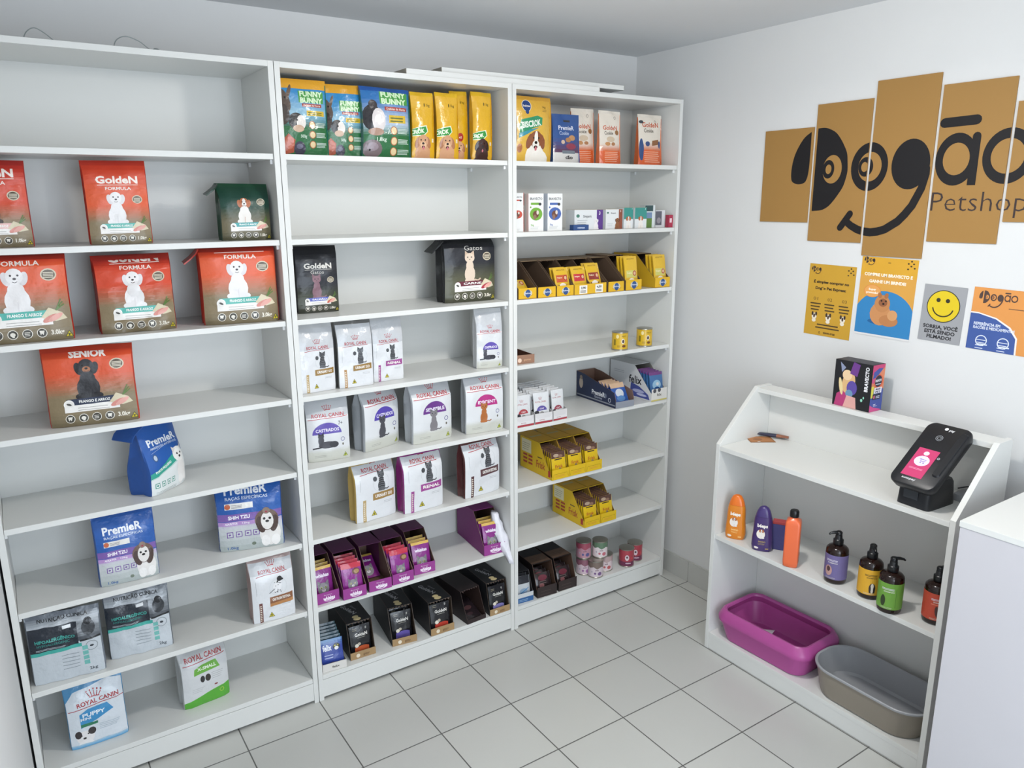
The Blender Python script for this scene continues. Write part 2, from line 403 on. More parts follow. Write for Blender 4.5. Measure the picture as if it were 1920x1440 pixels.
# ------------------------------------------------------------------ bag artwork
def art_golden(H, top, pic, ban, wt, low=('87775a', '70654c'), name=True, ttl='FORMULA', chick='d98f84', small=None, y0=0, brand='f0e6de', flavour='FRANGO E ARROZ'):
    A = Art(H); t1, t2 = top
    A.rect(0, 0, 1, .42, low[0]); A.grad(0, 0, 1, .2, low[1], low[0], 4); A.grad(0, .38, 1, .66, low[0], t2, 9); A.rect(0, .66, 1, .85, t2); A.grad(0, .85, 1, H+.01, t2, t1, 6)
    if name: A.text('GoldeN', .52, 1.09 if H > 1.1 else 1.03, .12, brand, w=.68, bold=.035); A.stroke([(.2, 1.0 if H > 1.1 else .95), (.86, 1.005 if H > 1.1 else .955)], .008, brand, False)
    if ttl: A.text(ttl, .53, .945 if H > 1.1 else .895, .052, brand, w=.42, bold=.02)
    if small: A.text(small, .5, .905, .075, 'f3ece6', w=.42, bold=.05)
    pet(A, .47, .335, .575 if H > 1.1 else .53, pic)
    A.ell(.82, .76, .085, .07, 'cfc4ac'); A.ell(.82, .76, .07, .056, '5a4f3f'); A.lines(.765, .725, .88, .795, 4, 'd9d0bb', .5, .1)
    A.rect(.17, .18, .8, .27, 'f1eeea', .01); A.rect(.2, .27, .78, .35, ban, .01)
    A.ell(.225, .285, .06, .06, 'f1eeea'); A.ell(.225, .285, .045, .045, 'e6e3de'); A.ell(.225, .285, .03, .014, '44423e', -25)
    A.text(flavour, .52, .315, .035, 'f4f4f0', w=.36, bold=.03); A.lines(.32, .2, .7, .26, 2, '8f8d88', .18, .2, 3)
    chicken(A, .71, .2, .25, chick)
    icons(A, .1, (.22, .37, .52, .67), .055)
    A.text(wt, .835, .1, .055, 'e8e2d4', w=.14, bold=.03); tri(A, .955, .03, .075, 'c9b62a')
    return A
def art_premier(H, sub, kind='shih', band='7a5aa5'):
    A = Art(H, '2159a8')
    if kind == 'shih':
        A.rect(0, 0, 1, .52, 'c9cdd0'); A.grad(0, 0, 1, .4, 'a9b2b0', 'c9cdd0', 4); A.grad(0, .4, 1, .52, 'c9cdd0', 'b9a5cc', 3)
        A.rect(0, .54, 1, .66, band); A.rect(0, .46, .62, .53, 'b48fc8')
        A.text('SHIH TZU', .33, .6, .06, 'f2eef4', w=.34, bold=.04); A.text('ADULTOS', .2, .495, .035, 'f2eef4', w=.2, bold=.04); A.text('12kg', .43, .495, .03, 'f2eef4', w=.12)
        A.rect(.12, .74, .56, .84, 'e6e4e0'); A.ell(.165, .79, .045, .045, 'c2613e'); A.lines(.22, .76, .4, .82, 3, '77757a', .4, .1)
        icons(A, .3, (.17, .31, .45, .58), .05, '75559c', 'c9cdd0', sq=True)
        # shih tzu: body, long facial hair
        A.ell(.8, .25, .17, .22, 'e6e3e0'); A.ell(.72, .12, .07, .1, 'efedeb'); A.ell(.88, .12, .07, .1, 'efedeb')
        A.ell(.76, .5, .19, .19, '6d574d'); A.ell(.66, .42, .07, .15, '4c3a36', 10); A.ell(.87, .42, .07, .15, '4c3a36', -10); A.ell(.765, .48, .1, .16, 'e8e4e0'); A.ell(.76, .66, .06, .06, '8a7568'); A.ell(.76, .64, .02, .015, 'a3384d')
        A.ell(.72, .52, .022, .022, '1b1518'); A.ell(.81, .52, .022, .022, '1b1518'); A.ell(.765, .47, .03, .022, '1b1518')
        A.text('PremieR', .46, 1.03, .13, 'eceff4', w=.66, bold=.03); A.text(sub, .47, .91, .045, 'cfd9e8', w=.66, bold=.015)
        A.text('1.0kg', .2, .06, .05, '4b6a9d', w=.17); A.ell(.53, .1, .035, .03, '6f7a6c')
    else:
        A.poly([(0, 0), (1, 0), (1, .66), (.55, .52), (0, .38)], 'dfe4e4'); A.poly([(0, .38), (.75, .62), (.75, .5), (0, .3)], 'b9d3cf'); A.poly([(0, .42), (.72, .68), (.72, .52), (0, .32)], '2fa08c')
        A.text('PORTE PEQUENO', .32, .485, .045, 'eef4f2', w=.46, bold=.03, rot=13)
        A.text('PremieR', .5, .98, .13, 'eceff4', w=.78, bold=.03); A.text(sub, .5, .87, .04, 'cfd9e8', w=.74, bold=.015); A.stroke([(.12, .79), (.8, .92)], .004, 'cfd9e8', False)
        A.ell(.17, .7, .06, .07, '3a5a86'); A.ell(.17, .7, .04, .05, 'b9c6d8')
        icons(A, .18, (.12, .27, .42, .56), .05, '2f8f7e', 'dfe4e4', sq=True)
        A.ell(.82, .32, .14, .22, 'e8e5e2'); A.ell(.76, .13, .06, .1, 'eceae7'); A.ell(.9, .13, .06, .1, 'eceae7'); A.ell(.8, .62, .16, .14, 'ecebe8'); A.poly([(.66, .78), (.66, .66), (.76, .72)], 'd9d3cf'); A.poly([(.94, .8), (.86, .73), (.95, .67)], 'd9d3cf')
        A.ell(.76, .63, .02, .02, '1a1a1c'); A.ell(.86, .63, .02, .02, '1a1a1c'); A.ell(.81, .57, .03, .024, '1a1a1c')
        A.lines(.08, .02, .8, .07, 2, '8f9a9a', .3, .3)
    return A
def royal_top(A, y, col='b3262f', w=.66, cr=True, up='bfc2c6'):
    A.rect(0, y+.02, 1, A.H, up)
    A.rect(0, y, 1, y+.045, 'e9eaec'); A.rect(0, y+.04, 1, y+.14, up)
    A.text('ROYAL CANIN', .5, y+.075, .085, col, w=w, bold=.02)
    A.stroke([(.5-w*.62, y-.012), (.5-w*.2, y+.005), (.5+w*.2, y+.005), (.5+w*.62, y+.02)], .013, col, False)
    if cr: crown(A, .5, y+.19, .17, col)
def art_vet(H, band, txt, pic='tabby', stripe=None, tall=True, ytop=1.12, sub=None):
    A = Art(H, 'dcdee1'); 
    A.rect(0, ytop+.02, 1, H, 'c3c6ca'); A.text('ROYAL CANIN', .5, ytop+.08, .085, 'a83038', w=.62, bold=.02); A.stroke([(.12, ytop-.01), (.45, ytop+.008), (.86, ytop+.02)], .012, 'a83038', False)
    crown(A, .5, ytop+.19, .18, 'a83038')
    yb = .44
    A.rect(.4, yb, .96, yb+.16, band, .02); A.text(txt, .68, yb+.09, .07, 'f0ece6', w=.44, bold=.03)
    if sub: A.rect(.4, yb-.08, .96, yb, sub, .02)
    if stripe: A.rect(.14, 0, .22, .5, stripe); A.lines(.155, .04, .2, .46, 9, 'e6dccb', .5, .3)
    A.stroke([(.1, .7), (.1, ytop-.1)], .006, 'a4a7ab', False)
    A.ring(.62, .82, .21, .004, 'b9bcc0')
    if pic == 'tabby':
        s = .5; pet(A, .63, .63, .46, 'tabby'); A.ell(.47, .92, .05, .055, '4b4d51')
    elif pic == 'dalmatian':
        A.ell(.6, .84, .1, .16, 'e6e6e8', -25); A.ell(.66, 1.02, .06, .07, '2b2b2e'); A.ell(.71, 1.0, .04, .03, '2b2b2e'); A.poly([(.62, 1.0), (.58, .93), (.63, .92)], '2b2b2e')
        for a in ((.5, .66), (.57, .66), (.68, .66)): A.stroke([(a[0]+.04, .8), a], .03, 'd9d9dc', False)
        A.stroke([(.52, .78), (.4, .7)], .015, '55555a', False)
        R = random.Random(4)
        for k in range(16): A.ell(.6+R.uniform(-.1, .1), .82+R.uniform(-.15, .14), .012, .01, '2b2b2e', n=7)
    tri(A, .42, .1, .12, 'c7b638', '3c4a26')
    A.lines(.68, .34, .93, .4, 2, 'aeb0b4', .3, .2)
    return A
def art_royalcat(H, dome, txt, pic, top=1.0, domex=.55, deco=None):
    A = Art(H, 'd9dbdd'); royal_top(A, top, w=.76)
    A.rect(0, 0, 1, .2, 'c3c4bb'); A.grad(0, .2, 1, .3, 'c3c4bb', 'd9dbdd', 3)
    rx = .35 if pic == 'lie' and H < 1.7 else .3; domex -= .02 if rx < .33 else .09
    A.ell(domex, .64, rx, .26, dome, n=24, a0=0, a1=180); A.text(txt, domex+.01, .73, .075, 'e8e4ee', w=rx*1.6, bold=.03)
    if deco: A.text(deco, domex+.33, .87, .09, '55555c', w=.1)
    if pic == 'lie': cat_lie(A, .42, .3, .55)
    else: pet(A, .46 if pic != 'cat_gray' else .5, .24, .5, pic)
    A.ring(.83, .48, .05, .012, '55508f'); A.ell(.83, .36, .02, .03, '6b6558'); A.lines(.14, .1, .5, .16, 2, '8a8a84', .2, .3); tri(A, .88, .06, .1, 'b9c04a', '4a5a2a')
    return A
def art_funny(H):
    A = Art(H, '2f86c0'); A.rect(0, H-.1, 1, H, 'dfa22c'); A.grad(0, .55, 1, .8, '2c5d3a', '7fb2cc', 5); A.rect(0, 0, 1, .56, '2a6b3f')
    A.grad(0, .8, 1, 1.2, '8fb9cc', '2f86c0', 4)
    A.ell(.08, 1.05, .13, .24, '5a4a40', 20); A.ell(.2, 1.2, .035, .16, '6a5648', -20); A.ell(.12, 1.1, .02, .02, '1a1512'); A.ell(.05, .78, .14, .2, '463a33')
    A.ell(.32, .66, .17, .16, '2b2724'); A.ell(.42, .64, .1, .14, 'e6dfd8'); A.ell(.36, .52, .12, .07, 'c9a88e'); A.ell(.33, .68, .02, .02, '0f0c0b')
    A.poly([(.08, .02), (.03, .3), (.14, .42), (.28, .3), (.26, .06)], 'b0563c'); A.ell(.17, .24, .09, .12, 'c9705a'); A.ell(.38, .14, .12, .14, '3f3d4f'); A.ell(.38, .18, .07, .05, '6b6a80')
    A.rect(.4, 1.02, .95, 1.24, '4d9a4a', .0); A.text('FUNNY', .68, 1.19, .1, 'd6efc8', w=.5, bold=.05); A.text('BUNNY', .68, 1.065, .1, 'd6efc8', w=.5, bold=.05)
    A.rect(.46, .94, .9, 1.0, 'a8433c'); A.text('Delícias da Horta', .68, .97, .035, 'f0dcd0', w=.38); A.rect(.55, .77, .95, .87, 'd7b434'); A.lines(.58, .79, .92, .86, 2, '5f6a2a', .45, .1)
    for i in range(3):
        y = .6-.19*i; A.ell(.66, y, .07, .075, 'b0663c'); A.ell(.66, y, .055, .06, 'e6cfa2'); A.lines(.74, y-.05, .97, y+.05, 4, 'c6d6cc', .5, .15, i)
    A.text('500g', .47, .38, .06, 'cfe0cf', w=.13)
    return A
def art_funny_big(H):
    A = Art(H, '2b6fb0'); A.grad(0, .6, 1, 1.05, 'b3c2d6', '2b6fb0', 6); A.rect(0, 0, 1, .42, '2a6b3f'); A.grad(0, .42, 1, .6, '2a6b3f', 'a9bccb', 4)
    A.ell(.18, .72, .2, .24, '29262a'); A.ell(.3, .68, .14, .22, 'dcd5d4'); A.ell(.24, .47, .16, .07, 'b08e7c'); A.ell(.14, .74, .025, .025, '0c0b0d'); A.ell(.2, .96, .09, .08, '3a3436')
    A.ell(.17, .16, .2, .17, '77686c'); A.ell(.17, .2, .12, .08, '92828a'); A.ell(.12, .14, .02, .02, '2a2228')
    A.rect(.36, .98, .97, 1.22, '4d9a4a', .0); A.text('FUNNY', .66, 1.155, .1, 'd6efc8', w=.54, bold=.05); A.text('BUNNY', .66, 1.03, .1, 'd6efc8', w=.54, bold=.05)
    A.rect(.44, .86, .94, .93, 'a8433c'); A.text('Delícias da Horta', .69, .895, .04, 'f0dcd0', w=.42); A.rect(.52, .64, .9, .78, 'd7b434'); A.lines(.55, .66, .86, .77, 2, '5f6a2a', .45, .1)
    for i in range(3):
        y = .5-.19*i; A.ell(.62, y, .075, .08, 'b0663c'); A.ell(.62, y, .06, .065, 'e6cfa2'); A.lines(.71, y-.05, .97, y+.05, 4, 'c6d6cc', .5, .15, i)
    A.text('1.8kg', .36, .34, .07, 'cfe0cf', w=.2)
    return A
def art_biscrok(H, head, badge='ok', full=False):
    A = Art(H, 'd9a81e'); A.grad(0, H*.7, 1, H, 'd9a81e', 'e0b03a', 3)
    A.text('1kg', .72, H-.32, .1, '6b5a1c', w=.18); A.ell(.55, H-.32, .03, .07, '6b5a1c')
    if badge == 'ok':
        A.poly([(-.3, .98), (.25, 1.18), (.6, 1.24), (.68, 1.02), (.5, .86), (-.3, .8)], 'dfe8d0'); A.poly([(-.3, .98), (.25, 1.15), (.57, 1.2), (.64, 1.02), (.48, .89), (-.3, .83)], '2f8f3c'); A.text('CROK', .2, 1.0, .15, 'e6f0d8', w=.62, bold=.04, rot=8)
    else:
        A.ell(.5, 1.08, .2, .2, 'a8322c'); A.text('e2', .5, 1.08, .1, 'f0e0d0', w=.18)
    dog_head(A, .45, .3, .8, head); A.ell(.45, -.1, .45, .3, {'golden': 'c99872', 'lab': '3b201c'}[head])
    A.rect(.86, .62, .98, .76, 'e6dcc0')
    return A
def art_biscrok_front(H):
    A = Art(H, 'dcb043'); A.grad(0, H*.6, 1, H, 'dcb043', 'd8a83c', 3)
    A.ell(.27, 1.22, .13, .13, 'e8e4da'); A.ell(.27, 1.22, .115, .12, '20407c'); A.ell(.27, 1.09, .05, .05, '20407c'); A.text('Pedigree', .27, 1.22, .045, 'f0ece0', w=.19, bold=.03)
    A.text('1kg', .78, 1.22, .05, '5a4a1c', w=.1); A.lines(.72, 1.12, .88, 1.18, 2, '5a4a1c', .3)
    A.poly([(.06, .6), (.06, .78), (.1, .92), (.55, 1.02), (.7, .98), (.68, .82), (.4, .74), (.1, .62)], '2c8f62'); A.poly([(.05, .52), (.05, .62), (.35, .72), (.58, .76), (.4, .68)], '3a8fa0'); A.text('BISCROK', .38, .84, .13, 'e9f2e6', w=.54, bold=.04, rot=9)
    dog_head(A, .5, .22, .62, 'jack'); A.ell(.62, .02, .28, .26, 'f0ece4'); A.ell(.08, .3, .06, .1, 'a9662c')
    return A
def art_cookie(H, kind=0):
    A = Art(H, 'e2d9cc'); A.rect(0, 0, 1, .52, 'd9602c'); A.grad(0, .48, 1, .72, 'cf6a3a', 'e2d9cc', 5)
    A.ring(.72, H-.12, .05, .012, '4a4440'); A.text('GoldeN', .5, 1.28, .15, 'c4562e', w=.7, bold=.02); A.text('Cookie', .42, 1.1, .12, '5a5148', w=.42)
    if kind == 1: A.ell(.12, H-.14, .1, .05, '3b4048'); A.ell(.1, .5, .08, .35, '2e4a7c'); A.rect(.55, .62, .85, .78, '8a5a34', .05); A.ell(.35, .68, .1, .08, '34487a'); A.ell(.9, .66, .08, .12, '34487a')
    else:
        A.ell(.82, 1.12, .1, .09, '96683e'); A.ell(.5, .88, .2, .1, 'cdb9a0'); A.ell(.35, .72, .12, .07, 'c08a58'); A.ell(.62, .72, .1, .06, 'a9744a')
    A.lines(.2, .1, .9, .48, 6, 'ecb498', .35, .2, kind)
    return A
def art_premcookie(H):
    A = Art(H, '2b4f8c'); A.text('PremieR', .5, 1.0, .12, 'd8dde8', w=.6, bold=.02); A.text('Cookie', .4, .85, .1, 'aab8d0', w=.36)
    A.rect(0, 0, 1, .3, 'cfcdca'); A.grad(0, .3, 1, .7, '5b2f45', '2b4f8c', 4); A.ell(.7, .72, .13, .08, 'b98a5c'); A.ell(.55, .66, .1, .07, 'a8764a'); A.ell(.35, .6, .07, .06, 'c9b09a'); A.ell(.65, .48, .2, .09, '8a3348')
    A.text('cão', .55, .17, .1, '2c2c30', w=.3, bold=.04); A.rect(.3, .27, .8, .36, '6d7680')
    A.rect(.4, 1.16, .66, 1.22, '33363c')
    return A
def art_hypo(H):
    A = Art(H, 'c2c9cf'); A.rect(0, .55, .68, .98, '1c2430'); A.rect(.68, .62, 1, 1.0, '6d737a'); A.grad(.68, .62, 1, 1.0, '3b4048', '9aa0a6', 5); A.rect(0, .5, .72, .56, '3fa79c', .02); A.grad(0, .95, 1, H, 'b8bec4', '7d838b', 4)
    A.text('HIPOALERGÊNICO', .36, .74, .055, '3fa79c', w=.56, bold=.03); A.text('HYPOALLERGENIC', .33, .67, .04, '2f7f7a', w=.46, bold=.02); A.lines(.08, .585, .62, .62, 2, 'b9c2c8', .35, .3)
    A.ell(.84, .82, .1, .13, '2e3238'); A.ell(.84, .93, .06, .06, '1e2126'); A.rect(.7, .6, 1, .63, '15181c', .03); A.rect(.48, .88, .6, .93, 'd9dde0')
    A.ring(.86, .5, .09, .012, '8f979c'); A.ell(.86, .5, .03, .02, '3b4048')
    for k in range(4): A.rect(.72, .18+.09*k, .8, .25+.09*k, '6fb5ae')
    A.lines(.42, .18, .68, .48, 5, '8b949b', .18, .1); A.text('NUTRIÇÃO CLÍNICA', .5, 1.06, .06, '22262c', w=.7, bold=.03); A.text('2kg', .84, .1, .05, '4a5058', w=.12)
    return A
def art_puppy(H):
    A = Art(H, 'd6dde4'); A.poly([(0, H), (0, 1.0), (.14, 1.16), (.45, 1.2), (.75, 1.26), (1, 1.2), (1, H)], '4d8fbd'); crown(A, .5, 1.02, .22); A.text('ROYAL CANIN', .55, .93, .09, 'a83038', w=.74, bold=.025, rot=3)
    A.stroke([(.02, .81), (.35, .84), (.65, .86), (1, .88)], .014, 'a83038', False)
    A.poly([(.2, .42), (.2, .72), (.35, .8), (.7, .82), (.8, .66)], '3f8fc4'); A.text('PUPPY', .45, .68, .08, 'e8f0f6', w=.4, bold=.03); A.rect(.2, .44, .5, .5, '2f7a5a'); A.text('MINI', .3, .6, .06, 'e8f0f6', w=.18)
    A.ell(.26, .22, .16, .14, 'e8e6e6'); A.ell(.14, .3, .06, .08, '3a3436'); A.ell(.38, .32, .07, .08, '3a3436'); A.ell(.24, .2, .03, .022, '1a1718'); A.ell(.19, .27, .015, .015, '1a1718'); A.ell(.31, .28, .015, .015, '1a1718'); A.ell(.26, .06, .14, .1, 'eceaea')
    A.lines(.52, .3, .92, .44, 4, '9fb0bd', .25, .3); A.grad(0, 0, 1, .08, '4d9fd0', 'a9c9de', 3)
    return A
def art_xsmall(H):
    A = Art(H, 'd2d4d6'); A.rect(0, 1.1, 1, H, 'c2c4c6'); A.text('ROYAL CANIN', .5, 1.13, .1, 'a83038', w=.8, bold=.025); A.stroke([(.04, 1.02), (.4, 1.04), (.96, 1.06)], .014, 'a83038', False)
    A.poly([(.24, .75), (.26, .9), (.42, .97), (.74, .99), (.82, .8), (.6, .78)], '6fb045'); A.text('X-SMALL', .53, .88, .075, 'e8f2de', w=.42, bold=.04); A.ell(.42, .62, .05, .08, '2f2c2e'); A.ell(.54, .62, .06, .085, '332c28'); A.lines(.62, .56, .9, .74, 4, 'a8abad', .25, .3)
    A.lines(.18, .34, .5, .46, 3, 'b0b3b5', .2, .4); A.poly([(0, 0), (1, 0), (1, .34), (.5, .26), (0, .14)], '55a834'); A.ring(.82, .2, .05, .012, 'a9c94a'); A.ell(.7, .4, .04, .02, '8a3a3a')
    return A
def art_whiskas(H):
    A = Art(H, '8a2a86'); A.rect(0, H-.25, 1, H, 'c03348'); A.ell(.2, H-.34, .13, .1, 'a04a9a'); A.ell(.72, H-.42, .2, .16, '6b3a34'); A.ell(.75, H-.42, .14, .1, 'a9885c')
    A.ell(.5, .55, .26, .24, '8d8a90'); A.poly([(.26, .86), (.26, .62), (.42, .74)], '77747a'); A.poly([(.74, .86), (.58, .74), (.74, .62)], '77747a'); A.ell(.4, .6, .045, .045, 'd9d6a8'); A.ell(.6, .6, .045, .045, 'd9d6a8'); A.ell(.4, .6, .02, .035, '1c1a20'); A.ell(.6, .6, .02, .035, '1c1a20'); A.ell(.5, .48, .08, .06, 'e8e4e8'); A.ell(.6, .3, .18, .08, 'c0483a')
    A.text('whiskas', .5, .15, .17, 'f0e8f2', w=.78, bold=.05); A.stroke([(.2, .06), (.5, .0), (.8, .06)], .04, 'f0e8f2', False)
    return A
def art_whiskas2(H):
    A = Art(H, '862a82'); A.rect(0, H-.14, 1, H, 'd8b35a'); A.text('whiskas', .5, H-.42, .16, 'e8dcec', w=.7, bold=.05)
    A.ell(.5, .42, .3, .3, '98959a'); A.poly([(.22, .84), (.2, .5), (.42, .68)], '7d7a80'); A.poly([(.78, .84), (.58, .68), (.8, .5)], '7d7a80'); A.ell(.38, .48, .055, .055, 'c9d08a'); A.ell(.62, .48, .055, .055, 'c9d08a'); A.ell(.38, .48, .022, .045, '15141a'); A.ell(.62, .48, .022, .045, '15141a'); A.ell(.5, .34, .1, .08, 'ece8ec'); A.ell(.5, .38, .03, .022, '6a3a44')
    return A
def art_gold_sachet(H, c):
    A = Art(H, '17181d'); A.text('GoldeN', .55, .95, .15, 'e8e6e0', w=.62, bold=.02); A.lines(.35, .8, .85, .86, 1, '9a988f', .3); A.ell(.3, .45, .1, .09, 'e6e0d0'); A.ell(.42, .52, .08, .07, 'b9b0a0'); A.rect(.2, .08, .9, .36, c); A.ell(.6, .3, .3, .12, c); A.ell(.8, 1.2, .04, .06, '8a8a86'); A.lines(.15, 1.15, .4, 1.3, 2, '8a8472', .3)
    return A
def art_dog_sachet(H, c='c8572e', pic=True, nm='ADULTOS'):
    A = Art(H, 'd9b02e'); A.text(nm, .5, H-.14, .07, '6a4a18', w=.6, bold=.02); A.rect(.1, .62, .9, 1.02, c); A.text('Pedigree', .34, .88, .08, 'f0e2c0', w=.36); A.ell(.75, .85, .14, .15, 'a8352c'); A.ell(.75, .85, .09, .1, 'd8b08a')
    if pic: A.ell(.5, .3, .3, .28, 'ece6dc'); A.ell(.38, .34, .04, .04, '2a2020'); A.ell(.62, .34, .04, .04, '2a2020'); A.ell(.5, .22, .06, .045, '1a1414'); A.ell(.22, .3, .09, .18, '6b4028'); A.ell(.78, .3, .09, .18, '6b4028')
    return A
def art_friskies(H):
    A = Art(H, 'd8b520'); A.rect(0, H-.36, 1, H, '5a4038'); A.ell(.35, H-.2, .2, .1, 'b09a84'); A.ell(.65, H-.26, .16, .09, '8a6a58'); A.rect(.2, H-.46, .75, H-.4, '2e2420'); A.text('Frisk', .5, .68, .2, 'b0562c', w=.56, bold=.02); A.ell(.55, .3, .16, .2, '8a7a50'); A.ell(.55, .5, .1, .1, '9a8a60'); A.ell(.3, .16, .14, .07, 'e6dcb0')
    return A
def art_felix(H):
    A = Art(H, '34489a'); A.grad(0, H-.3, 1, H, '34489a', '4a7fae', 3); A.text('felix', .28, .92, .26, 'e8ecf4', w=.42, bold=.03); A.ell(.72, .92, .17, .14, '17181e'); A.ell(.72, .84, .1, .08, 'e8e8ea'); A.ell(.66, .95, .03, .03, 'd0c84a'); A.ell(.79, .95, .03, .03, 'd0c84a'); A.lines(.12, .45, .6, .68, 2, 'aab4dc', .35, .2); A.ell(.5, .12, .34, .14, '6a4a3c')
    return A
def art_royal_sachet(H, dome):
    A = Art(H, 'd6d8da'); crown(A, .42, H-.36, .2, 'a84a50'); A.text('ROYAL CANIN', .45, H-.5, .09, 'a84a50', w=.7, bold=.01); A.ell(.5, .62, .34, .26, dome, n=16, a0=0, a1=180); A.text('CAT', .52, .72, .08, 'f0e8ea', w=.3); A.ell(.16, .52, .16, .12, '3c3a40'); A.ell(.5, .42, .16, .16, '9a9896')
    return A

# ------------------------------------------------------------------ soft bags
def bag_shape(w, h, T, kind, seed, tb=.72, amp=.0022, lean=0.0):
    R = random.Random(seed); ph = [R.uniform(0, 6.28) for _ in range(8)]; k = [R.uniform(14, 34) for _ in range(4)]; sl = R.uniform(-.02, .02)
    def ab(t):
        if kind == 'box':
            q = max(0, (t-tb)/(1-tb)); b_ = T/2*(1-.94*q**1.25)*(1-.05*math.cos(t*6)); a = w/2*(1-.015*math.sin(t*PI)+.01*q); n = 7-4*q
            if t < .04: b_ *= .93+1.75*t; a *= .985+.375*t
        elif kind == 'pillow':
            b_ = T/2*max(.07, math.sin(PI*min(1, max(0, (t+.02)/1.02)))**.55); a = w/2*(1-.05*math.sin(PI*t)); n = 2.6
        else:
            b_ = T/2*max(.05, (1-t)**.75*(1.05 if t > .05 else .9+3*t)); a = w/2*(1-.04*math.sin(PI*t)); n = 2.8
        return a, b_, n
    def front(x, t, off=0):
        a, b_, n = ab(t); X = a*(2*x-1)*.97; u = min(1, abs(X/a)); y = -b_*(1-u**n)**(1/n)
        wr = amp*(math.sin(k[0]*X*3+ph[0]+4*t)*math.sin(k[1]*t*h*3.2+ph[1])+.6*math.sin(k[2]*(X+t*h)*3+ph[2])*(.3+t))*(1-u**4)
        z = t*h+sl*X*max(0, t-.5)*2
        return Vector((X, T/2+y+wr+lean*t*t, z))
    return ab, front, sl
NC, NR = 8, 12
def bag_tube(mb, w, h, T, kind, seed, t0, t1, rows, col, skip=False, **kw):
    ab, front, sl = bag_shape(w, h, T, kind, seed, **kw); rings = []; lean = kw.get('lean', 0)
    for j in range(rows+1):
        t = t0+(t1-t0)*j/rows; a, b_, n = ab(t); r = [front(i/NC, t) for i in range(NC+1)]
        z = lambda X: t*h+sl*X*max(0, t-.5)*2
        cr = a-(.012 if kind == 'box' else 0)*min(1, b_/(T/2+1e-6)); yc = T/2+lean*t*t
        r += [Vector((a, yc-b_*.6, z(a))), Vector((cr, yc, z(a))), Vector((a, yc+b_*.6, z(a)))]
        r += [Vector((X, 2*yc-(p.y-0) if False else yc+b_*(1-min(1, abs(X/a))**n)**(1/n), z(X))) for p, X in [(front(1-i/NC, t), a*(2*(1-i/NC)-1)*.97) for i in range(NC+1)]]
        r += [Vector((-a, yc+b_*.6, z(-a))), Vector((-cr, yc, z(-a))), Vector((-a, yc-b_*.6, z(-a)))]
        rings.append(r)
    k = len(mb.f); mb.loft(rings, col, (t0 == 0, True))
    if skip:    # the printed front panel takes the place of these faces
        n = len(rings[0]); drop = {k+j*n+i for j in range(rows) for i in range(NC)}
        mb.f = [f for q, f in enumerate(mb.f) if q not in drop]; mb.c = mb.c[:len(mb.f)]; mb.m = mb.m[:len(mb.f)]
def make_bag(name, label, cat, group, loc, yaw, w, h, T, kind, art, side, seal=None, mat='film', seed=1, ts=.94, tilt=0, flap=None, **kw):
    root = thing(name, label, cat, loc, yaw, group, tilt)
    mb = MB(); bag_tube(mb, w, h, T, kind, seed, 0, ts, 14, side, bool(art), **kw)
    ab, front, sl = bag_shape(w, h, T, kind, seed, **kw)
    def fn(x, y):
        return front(x, y*ts), (0, -1, 0)
    if art: art.onto(mb, fn, NC, 14)
    mb.build('bag_body', mat, root, True, 40)
    s = MB(); bag_tube(s, w, h, T, kind, seed, ts, 1, 2, seal or side, **kw)
    s.build('top_seal', mat, root, True, 40)
    if flap:
        fx, col = flap; f = MB(); sx = fx*w/2
        pts = [(sx*.98, T*.5, h*.99), (sx*1.0+fx*.004, T*.62, h*.93), (sx*1.08+fx*.012, T*.7, h*.86), (sx*1.2+fx*.018, T*.66, h*.80)]
        v = []
        for (x, y, z) in pts: v += [(x, y-T*.35, z), (x, y+T*.3, z+.004), (x-fx*.003, y+T*.3, z+.001), (x-fx*.003, y-T*.35, z-.003)]
        fs = []
        for j in range(len(pts)-1):
            for i in range(4): fs.append((4*j+i, 4*j+(i+1) % 4, 4*j+4+(i+1) % 4, 4*j+4+i))
        fs += [(3, 2, 1, 0), tuple(range(len(v)-4, len(v)))]
        f.add(v, fs, col); f.build('folded_corner', mat, root, True, 50)
    return root
def H_of(w, h, ts=.94): return h*ts/w
_pm = {}
def pouch(name, label, cat, group, loc, yaw, w, h, T, key, artf, base, tilt=-12, mat='foil'):
    "small flat sachet, one mesh shared between copies"
    k = (key, w, h)
    if k not in _pm:
        mb = MB(); bag_tube(mb, w, h, T, 'pillow', len(_pm)+3, 0, 1, 8, base, True, amp=.001)
        ab, front, sl = bag_shape(w, h, T, 'pillow', len(_pm)+3, amp=.001); A = artf(h/w)
        A.onto(mb, lambda x, y: (front(x, y), (0, -1, 0)), NC, 8)
        _pm[k] = mb.mesh(name, mat, True, 50)
    o = bpy.data.objects.new(name, _pm[k]); COL.objects.link(o); o.location = loc; o.rotation_euler = (math.radians(tilt), 0, math.radians(yaw))
    return tag(o, label, cat, group)

# ================================================================== THE ROOM
XL, XR, YB, YF, ZC = -.920, 1.873, .3757, -3.7, 2.531
mb = MB(); mb.box(XL-.1, YF-.1, -.1, XR+.1, YB+.1, 0); struct('floor', mb, 'tile')
mb = MB(); mb.box(XL-.1, YF-.1, ZC, XR+.1, YB+.1, ZC+.1); struct('ceiling', mb, 'ceiling')
mb = MB(); mb.box(XL-.1, YB, 0, XR+.1, YB+.1, ZC); struct('wall_back', mb, 'wall')
mb = MB(); mb.box(XR, YF, 0, XR+.1, YB, ZC); struct('wall_right', mb, 'wall')
mb = MB(); mb.box(XL-.1, YF, 0, XL, YB, ZC); struct('wall_left', mb, 'wall')
mb = MB()   # shop front behind the camera, open in the middle
mb.box(XL, YF-.1, 0, -.85, YF, ZC); mb.box(1.0, YF-.1, 0, XR, YF, ZC); mb.box(-.85, YF-.1, 2.25, 1.0, YF, ZC)
